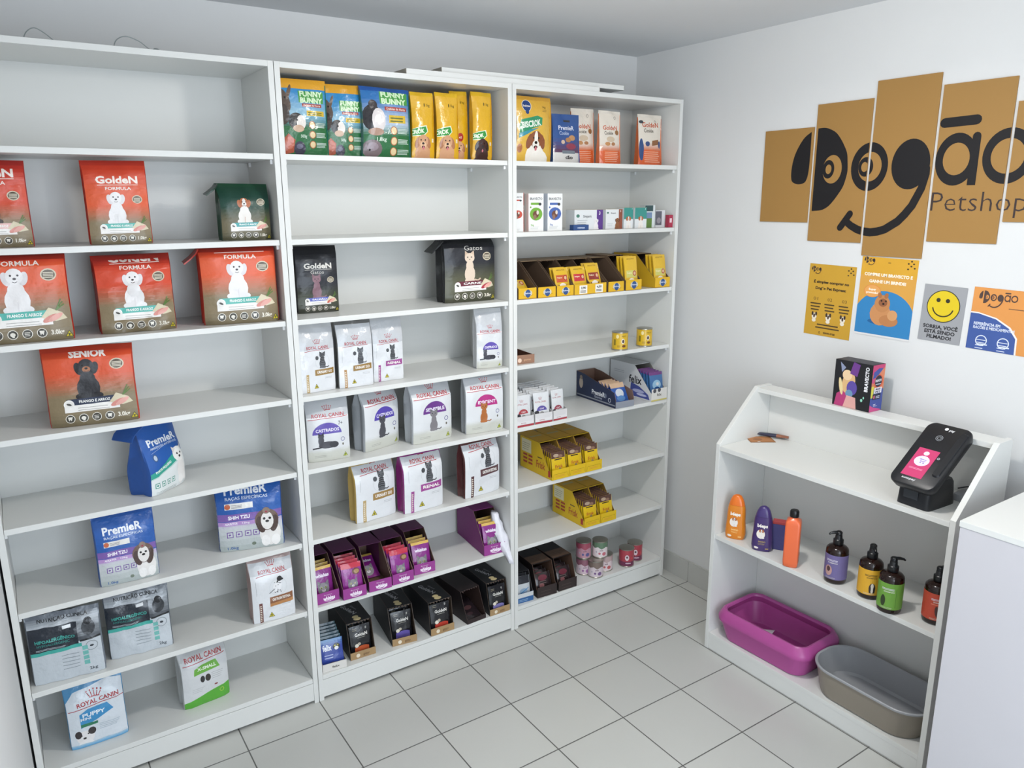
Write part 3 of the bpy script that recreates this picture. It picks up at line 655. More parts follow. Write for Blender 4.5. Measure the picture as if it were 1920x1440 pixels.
struct('wall_front', mb, 'wall')
for nm, pts in (('baseboard_right', [(XR-.009, YF, XR, YB, .112)]), ('baseboard_back', [(XL, YB-.009, XR-.009, YB, .112)])):
    mb = MB()
    for x0, y0, x1, y1, z in pts:
        if nm == 'baseboard_right':
            y = YB
            yy = [YB, -.1218]+[-.1218-.3*k for k in range(1, 12)]
            for a, c in zip(yy, yy[1:]): mb.box(x0, c+.001, 0, x1, a-.001, z-.008); mb.box(x0+.002, c+.001, z-.0085, x1, a-.001, z)
        else: mb.box(x0, y0, 0, x1, y1, z)
    struct(nm, mb, 'skirt', bevel=.001)
# ceiling lamps (entrance one added for light on the shelf tops): rose, short cord, bulb
for lx, ly, nm in ((.70, -1.15, 'round ceiling lamp in front of the middle shelving unit'), (.35, -2.70, 'added unseen round ceiling lamp near the shop entrance')):
    t = thing('ceiling_lamp', nm, 'lamp', (lx, ly, ZC), 0, 'ceiling lamps')
    mb = MB(); mb.lathe([(.045, -.018), (.05, -.012), (.05, 0)]); mb.build('ceiling_rose', 'white', t, True, 40)
    mb = MB(); mb.lathe([(.018, -.06), (.02, -.02), (.012, -.015)]); mb.build('socket', 'white', t, True, 40)

# ================================================================== SHELVING UNITS
ZS = [2.015, 1.742, 1.472, 1.200, .932, .660, .387, .105]
Z = dict(zip('ABCDEFGH', ZS))
UH, UD, PT = 2.295, .318, .018
def shelving(x0, x1, label):
    r = thing('shelving_unit', label, 'shelving unit', ((x0+x1)/2, 0, 0), 0, 'white shelving units along the back wall'); w = (x1-x0)/2
    for s in (-1, 1):
        mb = MB(); a, b_ = sorted((s*w, s*(w-PT))); mb.box(a, 0, 0, b_, UD-.006, UH); mb.build('side_panel', 'melamine', r, bevel=.0008)
    mb = MB(); mb.box(-w, UD-.006, .02, w, UD, UH); mb.build('back_panel', 'melamine', r)
    mb = MB(); mb.box(-w+PT, .0005, UH-PT, w-PT, UD-.006, UH-.0003); mb.build('top_panel', 'melamine', r, bevel=.0008)
    mb = MB(); mb.box(-w+PT, .002, .012, w-PT, .020, .085); mb.build('plinth', 'melamine', r, bevel=.0008)
    for i, z in enumerate(ZS):
        mb = MB(); mb.box(-w+PT+.0008, .006 if i < 7 else .001, z-PT, w-PT-.0008, UD-.006, z); mb.build('shelf', 'melamine', r, bevel=.001)
        if i < 7:
            for s in (-1, 1):
                for y in (.02, .27):
                    mb = MB(); X = s*(w-PT); a, b_ = sorted((X, X-s*.008)); mb.box(a, y, z-PT-.014, b_, y+.009, z-PT); mb.build('shelf_support', 'white', r, bevel=.001)
    return r
shelving(-.913, -.002, 'left white shelving unit with dog food bags, at the wall end of the row')
shelving(0, .900, 'middle white shelving unit with cat food bags and purple display boxes')
shelving(.902, 1.813, 'right white shelving unit with small cartons, tins and yellow display boxes, near the corner')
def loose(x0, x1, y0, y1, z0, label):
    t = thing('loose_board', label, 'board', ((x0+x1)/2, (y0+y1)/2, z0), 0, 'spare boards on top of the shelving'); a, c = (x1-x0)/2, (y1-y0)/2
    mb = MB(); mb.box(-a+.0015, -c, 0, a-.0015, c, .0175); mb.build('board_face', 'melamine', t)
    for s in (-1, 1):
        mb = MB(); p, q = sorted((s*a, s*(a-.0014))); mb.box(p, -c, 0, q, c, .0175); mb.build('raw_end', 'edge', t)
loose(.462, 1.335, .005, .30, UH+.0003, 'lower white spare board lying flat on top of the middle and right units')
loose(.610, 1.480, .02, .315, UH+.0183, 'upper white spare board resting on the lower one above the shelving')
def wireloop(pts, label, clip):
    t = thing('clear_cable', label, 'cable', (pts[0][0], .10, UH+.0015), 0, 'clear cables on top of the left unit')
    P = [Vector((x-pts[0][0], y-.10, z)) for x, y, z in pts]; Q = []
    for i in range(len(P)-1):
        for k in range(6):
            u = k/6; p0 = P[max(0, i-1)]; p1 = P[i]; p2 = P[i+1]; p3 = P[min(len(P)-1, i+2)]
            Q.append(.5*((2*p1)+(p2-p0)*u+(2*p0-5*p1+4*p2-p3)*u*u+(3*p1-p0-3*p2+p3)*u**3))
    Q.append(P[-1]); mb = MB(); mb.tube(Q, .0014, 6); mb.build('wire', 'wire', t, True)
    if clip:
        mb = MB(); mb.lathe([(.006, 0), (.011, .004), (.011, .012), (.006, .016)], 12); o = mb.build('clip', 'wire', t, True, 40); o.location = P[-1]-Vector((0, 0, .0015))
wireloop([(-.665, .10, 0), (-.655, .09, .025), (-.635, .08, .038), (-.612, .08, .028), (-.585, .08, .006), (-.57, .09, 0)], 'short loop of clear cable at the far left on top of the left unit', False)
wireloop([(-.44, .10, 0), (-.43, .09, .028), (-.405, .08, .040), (-.37, .08, .030), (-.345, .08, .012), (-.325, .08, .0)], 'loop of clear cable with a round clip on top of the left unit', True)

# ================================================================== LEFT UNIT: dog food bags
def B(name, label, cat, group, sh, xl, yl, xr, yr, h, T, kind, art, side, **k):
    w = math.hypot(xr-xl, yr-yl); yaw = math.degrees(math.atan2(yr-yl, xr-xl))
    return make_bag(name, label, cat, group, ((xl+xr)/2, (yl+yr)/2, Z[sh]+.0008), yaw, w, h, T, kind, art, side, **k)
GR = 'bags of dry food on the shelves'
RED, ORG = ('b32a22', 'd2482a'), ('c0351f', 'dc5a30')
B('dog_food_bag', 'red food bag with a dark dog, cut by the left photo edge', 'pet food bag', GR, 'B', -.893, .06, -.707, .055, .238, .06, 'box', art_golden(1.2, RED, 'dark', 'e6b9b4', '1.0kg', ttl='FORMULA'), 'a32620', seed=2, tb=.84)
B('dog_food_bag', 'small orange food bag with a white poodle standing alone on the second shelf', 'pet food bag', GR, 'B', -.568, .05, -.396, .045, .243, .06, 'box', art_golden(1.33, ORG, 'poodle', '4fb0a4', '1.0kg'), 'b5301f', seed=3, tb=.84)
B('dog_food_bag', 'dark green food bag with a sitting terrier, top folded over', 'pet food bag', GR, 'B', -.190, .055, -.030, .047, .180, .085, 'box', art_golden(1.06, ('0f3a28', '153f33'), 'jack', '3f9fa0', '1.0kg', low=('6a6248', '4a4a36'), name=False, ttl='', small=None), '12402a', seed=4, flap=(-1, '0f3323'), tb=.7)
B('dog_food_bag', 'large orange poodle food bag cut by the left edge of the photo, third shelf', 'pet food bag', GR, 'C', -.888, .034, -.640, .026, .2495, .085, 'box', art_golden(.93, ORG, 'poodle', '4fb0a4', '3.0kg'), 'b5301f', seed=5, tb=.91)
B('dog_food_bag', 'crumpled orange poodle food bag, middle one of the third shelf', 'pet food bag', GR, 'C', -.570, .055, -.352, .050, .236, .10, 'box', art_golden(1.0, RED, 'poodle', '4fb0a4', '3.0kg', y0=0), 'a82c20', seed=6, tb=.84, amp=.0055)
B('dog_food_bag', 'orange poodle food bag at the right end of the third shelf', 'pet food bag', GR, 'C', -.272, .050, -.032, .022, .2495, .10, 'box', art_golden(.96, ORG, 'poodle', '4fb0a4', '3.0kg'), 'b83320', seed=7, tb=.91, flap=(-1, 'b02c1e'))
B('dog_food_bag', 'orange senior food bag with a black and tan dog and dark banner', 'pet food bag', GR, 'D', -.739, .060, -.495, .028, .241, .075, 'box', art_golden(.93, ('c43a22', 'd8532c'), 'senior', '26304a', '3.0kg', name=False, ttl='', small='SENIOR'), 'b83a22', seed=8, tb=.85)
B('dog_food_bag', 'blue and white small breed food bag turned to the right, fifth shelf', 'pet food bag', GR, 'E', -.479, .030, -.352, +.140, .243, .115, 'box', art_premier(1.3, 'AMBIENTES INTERNOS', 'amb'), '21509a', seed=9, tb=.3, flap=(-1, '21509a'))
B('dog_food_bag', 'blue bag with purple band and shih tzu, left one of the sixth shelf', 'pet food bag', GR, 'F', -.668, .040, -.490, .038, .236, .07, 'box', art_premier(1.22, 'RAÇAS ESPECÍFICAS'), '2555a0', seed=10, mat='foil')
B('dog_food_bag', 'blue bag with purple band and shih tzu at the right end of its shelf', 'pet food bag', GR, 'F', -.291, .085, -.075, .030, .246, .09, 'box', art_premier(1.08, 'RAÇAS ESPECÍFICAS'), '1f4c96', seed=11, mat='foil')
B('dog_food_bag', 'silver and black hypoallergenic food bag at the lower left corner', 'pet food bag', GR, 'G', -.886, .040, -.684, .020, .228, .05, 'box', art_hypo(1.08), '6b727c', seed=12, mat='foil', amp=.004)
B('dog_food_bag', 'silver and black hypoallergenic food bag right of its twin', 'pet food bag', GR, 'G', -.668, .065, -.474, .048, .232, .05, 'box', art_hypo(1.12), '5b626c', seed=13, mat='foil', amp=.004)
B('dog_food_bag', 'white food bag with brown gastrointestinal band and dalmatian', 'pet food bag', GR, 'G', -.213, .015, -.058, .010, .240, .075, 'box', art_vet(1.45, '8a5a3c', 'GASTROINTESTINAL', 'dalmatian', '6b3f3a', ytop=1.16, sub='b8814e'), 'a58f8c', seed=14, mat='foil')
B('dog_food_bag', 'light blue and white puppy food bag on the bottom shelf', 'pet food bag', GR, 'H', -.816, .060, -.642, .060, .238, .07, 'box', art_puppy(1.28), '4a8fc0', seed=15, mat='foil')
B('dog_food_bag', 'white and green extra small breed food bag on the bottom shelf', 'pet food bag', GR, 'H', -.462, .068, -.298, .085, .224, .085, 'box', art_xsmall(1.28), 'b9bcbc', seed=16, mat='foil')
# ================================================================== MIDDLE UNIT
def top_bag(lab, x0, x1, y, h, art, side, seal, seed, T=.05, yaw=0, cat='pet food bag', nm='small_pet_food_bag', kind='pillow', grp='bags on the top shelves', mat='foil', tilt=0, dz=0):
    return make_bag(nm, lab, cat, grp, ((x0+x1)/2, y, Z['A']+.0008+dz), yaw, x1-x0, h, T, kind, art, side, seal=seal, seed=seed, mat=mat, tilt=tilt)
top_bag('left blue and green rabbit food bag with orange top strip', .030, .200, .075, .245, art_funny(1.38), '2a7a6a', 'dfa22c', 21, T=.045)
top_bag('narrower blue and green rabbit food bag partly behind the left one', .188, .333, .092, .240, art_funny(1.5), '2f86a8', 'dfa22c', 22, T=.035, yaw=-6)
top_bag('large rabbit food bag with guinea pig and dark blue top', .318, .508, .06, .238, art_funny_big(1.2), '2f6f6a', '2455a0', 23, T=.06)
top_bag('yellow dog biscuit bag next to the rabbit food bag, golden retriever', .508, .602, .06, .232, art_biscrok(2.3, 'golden'), 'cfa01e', 'd9ae22', 24, T=.04, nm='biscuit_bag', cat='dog treats')
top_bag('yellow dog biscuit bag with golden retriever, second of the four', .606, .702, .055, .236, art_biscrok(2.3, 'golden'), 'cfa01e', 'd9ae22', 25, T=.04, nm='biscuit_bag', cat='dog treats')
top_bag('thin yellow dog biscuit bag with red round badge, third of the four', .692, .768, .10, .252, art_biscrok(3.0, 'golden', 'red'), 'cfa01e', 'd9ae22', 26, T=.035, nm='biscuit_bag', cat='dog treats')
top_bag('yellow dog biscuit bag with a black labrador, rightmost of the four', .765, .855, .06, .250, art_biscrok(2.6, 'lab'), 'cfa01e', 'd9ae22', 27, T=.045, nm='biscuit_bag', cat='dog treats')
CG = 'bags of dry food on the shelves'
BLK = ('17181e', '20222a')
def art_cat_g(H, pic, ban, wt, nm, chick, big):
    A = art_golden(H, BLK, pic, ban, wt, low=('55553f', '3a3c2c') if big else ('3c4030', '2c2e24'), name=not big, ttl='', chick=chick, brand='d9d6d0', flavour='CARNE' if big else 'SALMÃO')
    A.text('Gatos', .55 if big else .5, .905 if big else .945, .08, 'c9c6c0', w=.36 if big else .32, bold=.0)
    return A
B('cat_food_bag', 'black cat food bag with a mauve cat at the left of the third shelf', 'pet food bag', CG, 'C', .068, .14, .222, .13, .238, .055, 'box', art_cat_g(1.45, 'cat_mauve', '5560b8', '1.0kg', True, 'c9604a', False), '15161b', seed=31, tb=.84)
B('cat_food_bag', 'large black cat food bag with a cream cat and dark red banner', 'pet food bag', CG, 'C', .635, .080, .868, .070, .244, .10, 'box', art_cat_g(.98, 'cat_tan', '6a2636', '3.0kg', True, 'a83040', True), '111217', seed=32, tb=.91, flap=(-1, '121318'))
URI, REN, GAS = ('9a7a45', 'URINARY S/O'), ('9c4a8f', 'RENAL'), ('5b3f42', 'GASTROINTESTINAL')
B('cat_food_bag', 'small white bag with gold urinary band, leftmost on the fourth shelf', 'pet food bag', CG, 'D', .030, .045, .164, .055, .243, .05, 'box', art_vet(1.7, *URI, stripe='b9a070'), 'c2c4c6', seed=33, mat='foil', amp=.003)
B('cat_food_bag', 'small white bag with gold urinary band, second on the fourth shelf', 'pet food bag', CG, 'D', .170, .045, .306, .042, .246, .05, 'box', art_vet(1.7, *URI, stripe='b08a5c'), '6a6a68', seed=34, mat='foil', amp=.003)
B('cat_food_bag', 'small white bag with pink renal band on the fourth shelf', 'pet food bag', CG, 'D', .316, .070, .442, .068, .245, .05, 'box', art_vet(1.8, *REN, stripe='9c4a8f'), 'c2c4c6', seed=35, mat='foil', amp=.003)
B('cat_food_bag', 'small white cat bag with purple dome alone at the right of its shelf', 'pet food bag', CG, 'D', .754, .047, .868, .027, .242, .055, 'box', art_royalcat(1.9, '5c4ba6', 'CASTRADOS', 'lie', top=1.2), 'c9cbcd', seed=36, mat='foil')
B('cat_food_bag', 'white cat bag with purple dome and lying cat, leftmost of four', 'pet food bag', CG, 'E', .044, .070, .202, .048, .242, .08, 'box', art_royalcat(1.4, '5c4ba6', 'CASTRADOS', 'lie', deco='7+'), 'a4a9ad', seed=37, mat='film')
B('cat_food_bag', 'white cat bag with purple dome and sitting grey cat, turned right', 'pet food bag', CG, 'E', .268, .060, .437, .112, .243, .09, 'box', art_royalcat(1.25, '5546a8', 'CASTRADOS', 'cat_slate', top=.98), 'a9adb1', seed=38, mat='film')
B('cat_food_bag', 'white cat bag with violet dome and fluffy striped grey cat', 'pet food bag', CG, 'E', .458, .040, .642, .052, .244, .09, 'box', art_royalcat(1.25, '6a3a86', 'SENSIBLE', 'cat_gray', top=.98), 'a9adb1', seed=39, mat='film')
B('cat_food_bag', 'white cat bag with magenta dome and orange cat', 'pet food bag', CG, 'E', .697, .044, .871, .026, .243, .065, 'box', art_royalcat(1.28, 'b3317f', 'EXIGENT', 'cat_orange', top=1.0), 'a9adb1', seed=40, mat='film')
B('cat_food_bag', 'white bag with gold side and urinary band on the sixth shelf', 'pet food bag', CG, 'F', .208, .043, .385, .062, .240, .075, 'box', art_vet(1.25, *URI, stripe='b9a070', ytop=1.06), 'b89a52', seed=41, mat='foil')
B('cat_food_bag', 'white bag with magenta side and renal band on the sixth shelf', 'pet food bag', CG, 'F', .400, .022, .582, .033, .244, .08, 'box', art_vet(1.25, *REN, stripe='9c4a8f', ytop=1.06), '8a2f78', seed=42, mat='foil')
B('cat_food_bag', 'white bag with dark brown side and gastrointestinal band', 'pet food bag', CG, 'F', .678, .025, .866, .048, .240, .075, 'box', art_vet(1.2, *GAS, stripe='5b3f42', ytop=1.06), '55302f', seed=43, mat='foil')

# ================================================================== DISPLAY CARTONS
def carton(name, label, cat, group, loc, yaw, w, d, h, lip, yt, outc, inc, lipc, lip_art=None, side_art=None, top_art=None, th=.0018, topc=None, jag=False, front_y=.0, lid=True, sides_h=None):
    r = thing(name, label, cat, loc, yaw, group); a = w/2; mb = MB(); R = random.Random(int(abs(loc[0])*1e4))
    prof = [(front_y, 0), (d, 0), (d, h), (yt, h), (front_y+.006, lip+.004), (front_y, lip)]
    if sides_h: prof = sides_h
    for s in (-1, 1):
        x0, x1 = (-a, -a+th) if s < 0 else (a-th, a); n = len(prof)
        v = [(x0, y, z) for y, z in prof]+[(x1, y, z) for y, z in prof]
        mb.add(v, [list(range(n))[::-1]], outc if s < 0 else inc); mb.add(v, [list(range(n, 2*n))], inc if s < 0 else outc)
        mb.add(v, [(i, (i+1) % n, n+(i+1) % n, n+i) for i in range(n)], inc)
    mb.box(-a+th, 0, 0, a-th, d, th, inc); mb.box(-a+th, d-th, th, a-th, d, (prof[2][1] if sides_h else h)-.0002, inc)
    if lid: mb.box(-a+th, yt, h-th, a-th, d-th, h, topc or outc)
    if jag:   # torn cardboard edge along the opening
        for i in range(7):
            x = -a+.004+(w-.012)*i/7; k = R.uniform(.002, .009); mb.add([(x, yt, h-.001), (x+w/8, yt, h-.001), (x+w/15, yt-k, h-.003-k*.4)], [(0, 1, 2)], inc)
    if side_art: side_art.onto(mb, flat((-a-.0002, d, 0), (0, -1, 0), (0, 0, 1), d, d), clip=False)
    if top_art and lid: top_art.onto(mb, flat((-a+.002, yt+.004, h+.0002), (1, 0, 0), (0, 1, 0), w-.004, w-.004))
    mb.build('carton_body', 'card', r)
    l = MB(); l.box(-a+.0002, -.0022, 0, a-.0002, -.0002, lip, lipc)
    if lip_art: lip_art.onto(l, flat((-a, -.0024, 0), (1, 0, 0), (0, 0, 1), w, w))
    l.build('front_lip', 'card', r)
    return r
def row_pouches(n, name, labelf, cat, group, loc, yaw, w, h, T, key, artf, base, y0, dy, tilt=-14, z=.004, dh=0):
    c, s = math.cos(math.radians(yaw)), math.sin(math.radians(yaw))
    for i in range(n):
        y = y0+dy*i
        pouch(name, labelf(i), cat, group, (loc[0]-s*y, loc[1]+c*y, loc[2]+z+dh*i), yaw+((i*37) % 5-2)*.6, w, h, T, key, artf, base, tilt)
ORD = ['front', 'second', 'third', 'fourth', 'fifth', 'sixth', 'seventh', 'eighth']
# whiskas boxes
def lip_wh():
    A = Art(.48, '963a8c'); A.text('Banquete', .5, .36, .06, 'e3c9e0', w=.34, bold=.0); A.text('whiskas', .54, .2, .17, 'f2e6f2', w=.52, bold=.05); A.stroke([(.36, .1), (.54, .05), (.74, .1)], .025, 'f2e6f2', False); return A
whx = [(.068, .027, 0, 'leftmost, lip flap folded up'), (.166, -.0225, -2.5, 'second from left, bright pouch in front'), (.272, -.020, -3.8, 'third from left, nearly empty'), (.371, .006, 0, 'fourth from left'), (.479, .030, -4, 'fifth from left, rightmost of the group')]
for i, (x, y, ya, w_) in enumerate(whx):
    y = max(y, .0028)
    carton('display_carton', 'purple cat pouch display carton, '+w_, 'display carton', 'purple cat pouch cartons', (x, y, Z['G']+.0008), ya, .0925 if i != 0 else .089, .26, .150, .044, .105, '5a1f50', '6e5648', '963a8c', lip_wh())
def wl(t): return lambda i: ORD[i]+' cat pouch in the '+t+' purple carton'
PG = 'cat food pouches in the purple cartons'
row_pouches(3, 'cat_food_pouch', wl('leftmost'), 'pouch', PG, (.068, .027, Z['G']), 0, .080, .120, .012, 'wh2', art_whiskas2, '6a1f62', .035, .028, -12)
row_pouches(4, 'cat_food_pouch', wl('second'), 'pouch', PG, (.166, .003, Z['G']), -2.5, .082, .128, .014, 'wh', art_whiskas, '8a2a86', .006, .028, -12)
pouch('cat_food_pouch', 'lone cat pouch lying at the back of the third purple carton', 'pouch', PG, (.275, .10, Z['G']+.012), -4, .080, .118, .012, 'wh2', art_whiskas2, '6a1f62', -62)
row_pouches(3, 'cat_food_pouch', wl('fourth'), 'pouch', PG, (.371, .006, Z['G']), 0, .082, .128, .014, 'wh', art_whiskas, '8a2a86', .010, .028, -10)
row_pouches(3, 'cat_food_pouch', wl('fifth'), 'pouch', PG, (.479, .030, Z['G']), -4, .080, .120, .012, 'wh2', art_whiskas2, '862a82', .014, .028, -14)
carton('display_carton', 'purple cat pouch display carton standing alone at the right end', 'display carton', 'purple cat pouch cartons', (.808, .016, Z['G']+.0008), -5, .100, .27, .170, .044, .10, '7a2a70', '6e5648', '963a8c', lip_wh())
row_pouches(3, 'cat_food_pouch', lambda i: ORD[i]+' cat pouch in the purple carton standing alone', 'pouch', PG, (.808, .018, Z['G']), -5, .084, .125, .013, 'wh2', art_whiskas2, '862a82', .008, .03, -12, .01)
# crumpled white plastic bag hanging over the carton
t = thing('plastic_bag', 'crumpled thin white plastic bag beside the lone purple carton', 'plastic bag', (.875, .0, Z['G']-.04))
R = random.Random(5); rings = []
for j in range(9):
    u = j/8; z = .20*(1-u)**1.0; y = .075-.10*u**1.3; wv = .012+.014*math.sin(PI*min(1, u*1.1)); x = -.030+.020*u
    rings.append([(x+wv*math.cos(2*PI*i/12)*(.7+.5*R.random()), y+.022*math.sin(2*PI*i/12)*(.7+.5*R.random())-.006*math.sin(i*2+j), z+.004*R.random()) for i in range(12)])
mb = MB(); mb.loft(rings[::-1]); mb.build('bag_film', 'bag', t, True)
# bottom shelf of the middle unit
def lip_kraft(k=0):
    A = Art(.3, 'a5875f'); A.ell(.3, .13, .075, .08, 'e3d8c4'); A.text('gato', .62, .13, .08, '6a4c32', w=.24, bold=.0); A.lines(.5, .05, .78, .2, 3, '6a4c32', .2, .3, k); return A
def top_gold():
    A = Art(2.0, '15161b'); A.ell(.5, .14, .15, .12, 'c9b98c'); A.ell(.48, .32, .13, .1, 'c9b98c'); A.text('GoldeN', .42, 1.0, .2, 'aeb0b4', w=.9, bold=.01, rot=-72); A.text('Gatos', .66, 1.05, .09, '8d8f94', w=.4, bold=0, rot=-72); return A
x = .071
carton('pouch_tray', 'short white carton of blue and teal pouches at the left of the bottom shelf', 'display carton', 'black and white pouch cartons', (x, .012, Z['H']+.0008), -6, .093, .12, .032, .032, .1, 'd9d6d0', 'a39c90', 'dcd9d4', (lambda A: (A.text('felix', .55, .17, .1, '3a3430', w=.3), A)[1])(Art(.34, 'dcd9d4')), lid=False, sides_h=[(0, 0), (.12, 0), (.12, .03), (.06, .03), (.006, .032), (0, .032)])
def art_teal(H):
    A = Art(H, '4f8a94'); A.rect(0, H-.2, 1, H, '2e4a58'); A.text('felix', .4, .9, .24, 'd6e4e6', w=.5); A.ell(.7, .5, .2, .2, '22303a'); return A
row_pouches(1, 'cat_food_pouch', lambda i: 'blue pouch with black and white cat in front of the white carton', 'pouch', 'pouches in the white carton', (x, .018, Z['H']), -6, .088, .112, .012, 'fe', art_felix, '34489a', 0.002, .02, -14)
row_pouches(5, 'cat_food_pouch', lambda i: ORD[i]+' teal pouch behind the blue one in the white carton', 'pouch', 'pouches in the white carton', (x, .018, Z['H']), -6, .084, .116, .010, 'te', art_teal, '4f8a94', .018, .018, -16, dh=.004)
GB = [(.196, .030, -2.8, .104, 'c8603c', 'leftmost'), (.374, .022, -8, .104, '6f62b0', 'second'), (.5415, .007, -1.8, .108, 'c8483a', 'third'), (.824, .003, -1, .101, '8a84c0', 'rightmost')]
for i, (x, y, ya, w, c, nm) in enumerate(GB):
    yt = [.032, .055, .020, .030][i]
    carton('pouch_carton', nm+' of the black cartons with kraft front lip and cat pouches', 'display carton', 'black and white pouch cartons', (x, y, Z['H']+.0008), ya, w, .27, .142, .026, yt, '17181d', '4a3d33', 'a5875f', lip_kraft(i), top_art=top_gold(), jag=True)
    row_pouches(3, 'cat_food_pouch', lambda k, nm=nm: ORD[k]+' black sachet in the '+nm+' black carton', 'pouch', 'black sachets', (x, y+.002, Z['H']), ya, w-.016, .120, .014, 'gs'+c, lambda H, c=c: art_gold_sachet(H, c), '15161b', [.012, .026, .008, .008][i], .03, -8, .004)
carton('pouch_carton', 'dark brown torn carton, almost empty, between the black cartons', 'display carton', 'black and white pouch cartons', (.706, .004, Z['H']+.0008), 4, .096, .26, .132, .020, .05, '221a1c', '3a2a26', '2c1f20', None, jag=True)
for k in range(3):
    pouch('cat_food_pouch', ORD[k]+' dark sachet lying in the torn brown carton', 'pouch', 'dark sachets in the torn carton', (.706-.004*k, .022+.035*k, Z['H']+.012+.003*k), 4, .080, .11, .012, 'dk', lambda H: (lambda A: (A.ell(.5, .7, .25, .14, '4a3234'), A.ell(.4, .3, .2, .1, '3a2a2e'), A)[2])(Art(H, '241c20')), '241c20', -68)

# ================================================================== RIGHT UNIT, top shelf
top_bag('big yellow dog biscuit bag with a jack russell and green sign', .968, 1.152, .065, .252, art_biscrok_front(1.35), 'c99a34', 'cf9c36', 51, T=.06, yaw=3, nm='biscuit_bag', cat='dog treats')
top_bag('dark blue dog cookie pouch with hang tab, beside the yellow bag', 1.158, 1.300, .075, .195, art_premcookie(1.3), '2b4f8c', '2b4f8c', 52, T=.045, kind='doy', nm='cookie_pouch', cat='dog treats')
top_bag('white and orange dog cookie pouch directly behind the blue pouch', 1.288, 1.412, .115, .228, art_cookie(1.75), 'd07a50', 'ddd5c9', 53, T=.045, kind='doy', nm='cookie_pouch', cat='dog treats')
top_bag('white and orange dog cookie pouch, middle one, leaning slightly', 1.412, 1.530, .08, .222, art_cookie(1.75), 'd07a50', 'ddd5c9', 54, T=.045, kind='doy', nm='cookie_pouch', cat='dog treats', yaw=-2)
top_bag('white and orange dog cookie pouch standing alone at the right end', 1.628, 1.772, .07, .218, art_cookie(1.5, 1), 'c9683c', 'ddd5c9', 55, T=.05, kind='doy', nm='cookie_pouch', cat='dog treats')
# medicine boxes
def smallbox(name, label, loc, yaw, w, d, h, col, fa=None, sa=None, top=None, group='medicine boxes on the second shelf', cat='medicine box'):
    r = thing(name, label, cat, loc, yaw, group); mb = MB(); mb.box(-w/2, 0, 0, w/2, d, h, col)
    if top: mb.box(-w/2, .0, h, w/2, d, h+.0004, top)
    mb.build('box_shell', 'card', r)
    if fa: l = MB(); fa.onto(l, flat((-w/2, -.0004, 0), (1, 0, 0), (0, 0, 1), w, w)); l.build('front_print', 'card', r)
    if sa: l = MB(); sa.onto(l, flat((w/2+.0004, 0, 0), (0, 1, 0), (0, 0, 1), d, d)); l.build('side_print', 'card', r)
    return r
def art_brav(H, c, t='BRAVECTO'):
    A = Art(H, 'e6e7e6'); A.text(t, .5, H-.28, .13, '55585c', w=.82, bold=.02); A.rect(.15, H-.62, .7, H-.5, c); A.ell(.76, H-.58, .1, .08, '3c3f44'); A.ell(.14, H-.75, .05, .05, c)
    A.ell(.5, H*.46, .42, .36, c); A.ell(.48, H*.45, .2, .2, '6a4234'); A.ell(.42, H*.38, .1, .14, '8a6a5a'); A.ell(.6, H*.5, .08, .12, 'd9cfc6'); A.text('5kg', .25, H*.17, .1, c, w=.2); A.lines(.12, .12, .8, .3, 3, 'b0b4b6', .25, .3); return A
smallbox('medicine_box', 'white and red chewable tablet box half behind the unit side, leftmost', (.955, .045, Z['B']+.0005), -38, .045, .045, .152, 'dfe0df', art_brav(3.3, 'c24a38'), (lambda A: (A.rect(.1, 1.9, .9, 2.3, 'e9e4e0'), A)[1])(Art(3.4, 'c9543f')))
smallbox('medicine_box', 'white chewable tablet box with a green circle', (1.045, .045, Z['B']+.0005), -3, .072, .045, .150, 'dfe3df', art_brav(2.08, '6fa63a'))
smallbox('medicine_box', 'white chewable tablet box with a blue circle', (1.141, .045, Z['B']+.0005), -3, .073, .045, .150, 'd3dbe8', art_brav(2.05, '4663a8'))
smallbox('medicine_box', 'small flat dark blue box lying in front of the white box', (1.262, .022, Z['B']+.0005), 0, .082, .025, .022, '2c4a7e', (lambda A: (A.text('vetmax', .5, .13, .1, 'c9d4e6', w=.5), A)[1])(Art(.27, '2c4a7e')))
def art_simp(H, c, name=True, pic='poodle', px=.76):
    A = Art(H, 'dcdfe0'); sp = {'w': .78, 'n': .42}[('w' if name else 'n')]
    A.rect(sp, 0 if name else .0, 1, H, c) if name else A.rect(.0, H*.45, 1, H, c)
    if name: A.text('Simparic', .45, H-.17, .07, '4c5054', w=.3); A.ell(.12, H-.16, .06, .045, '4a7a6a'); A.lines(.1, .14, .5, .3, 3, '9aa0a4', .2, .3)
    A.text('3', .88, H-.09, .09, 'f0eef0', w=.05); pet(A, px, .0, H*.58 if name else H*.62, pic); return A
smallbox('medicine_box', 'wide white box with purple stripe and white dog', (1.326, .050, Z['B']+.0005), 0, .156, .060, .083, 'd6d9da', art_simp(.53, '5b3a86'), top='b89a52')
smallbox('medicine_box', 'white box with brown stripe and brown dog', (1.464, .045, Z['B']+.0005), -2, .092, .055, .084, 'd6d9da', art_simp(.91, '8a4c38', True, 'spaniel', .7), top='b89a52')
smallbox('medicine_box', 'narrow teal and white box with a tan dog, left of its twin', (1.548, .045, Z['B']+.0005), -2, .052, .055, .090, 'd6d9da', art_simp(1.73, '3a8c84', False, 'jack', .5), top='b89a52')
smallbox('medicine_box', 'teal and white box with a tan dog, right of its twin', (1.617, .040, Z['B']+.0005), -2, .068, .055, .090, 'd6d9da', art_simp(1.32, '3a8c84', False, 'jack', .5), top='b89a52')
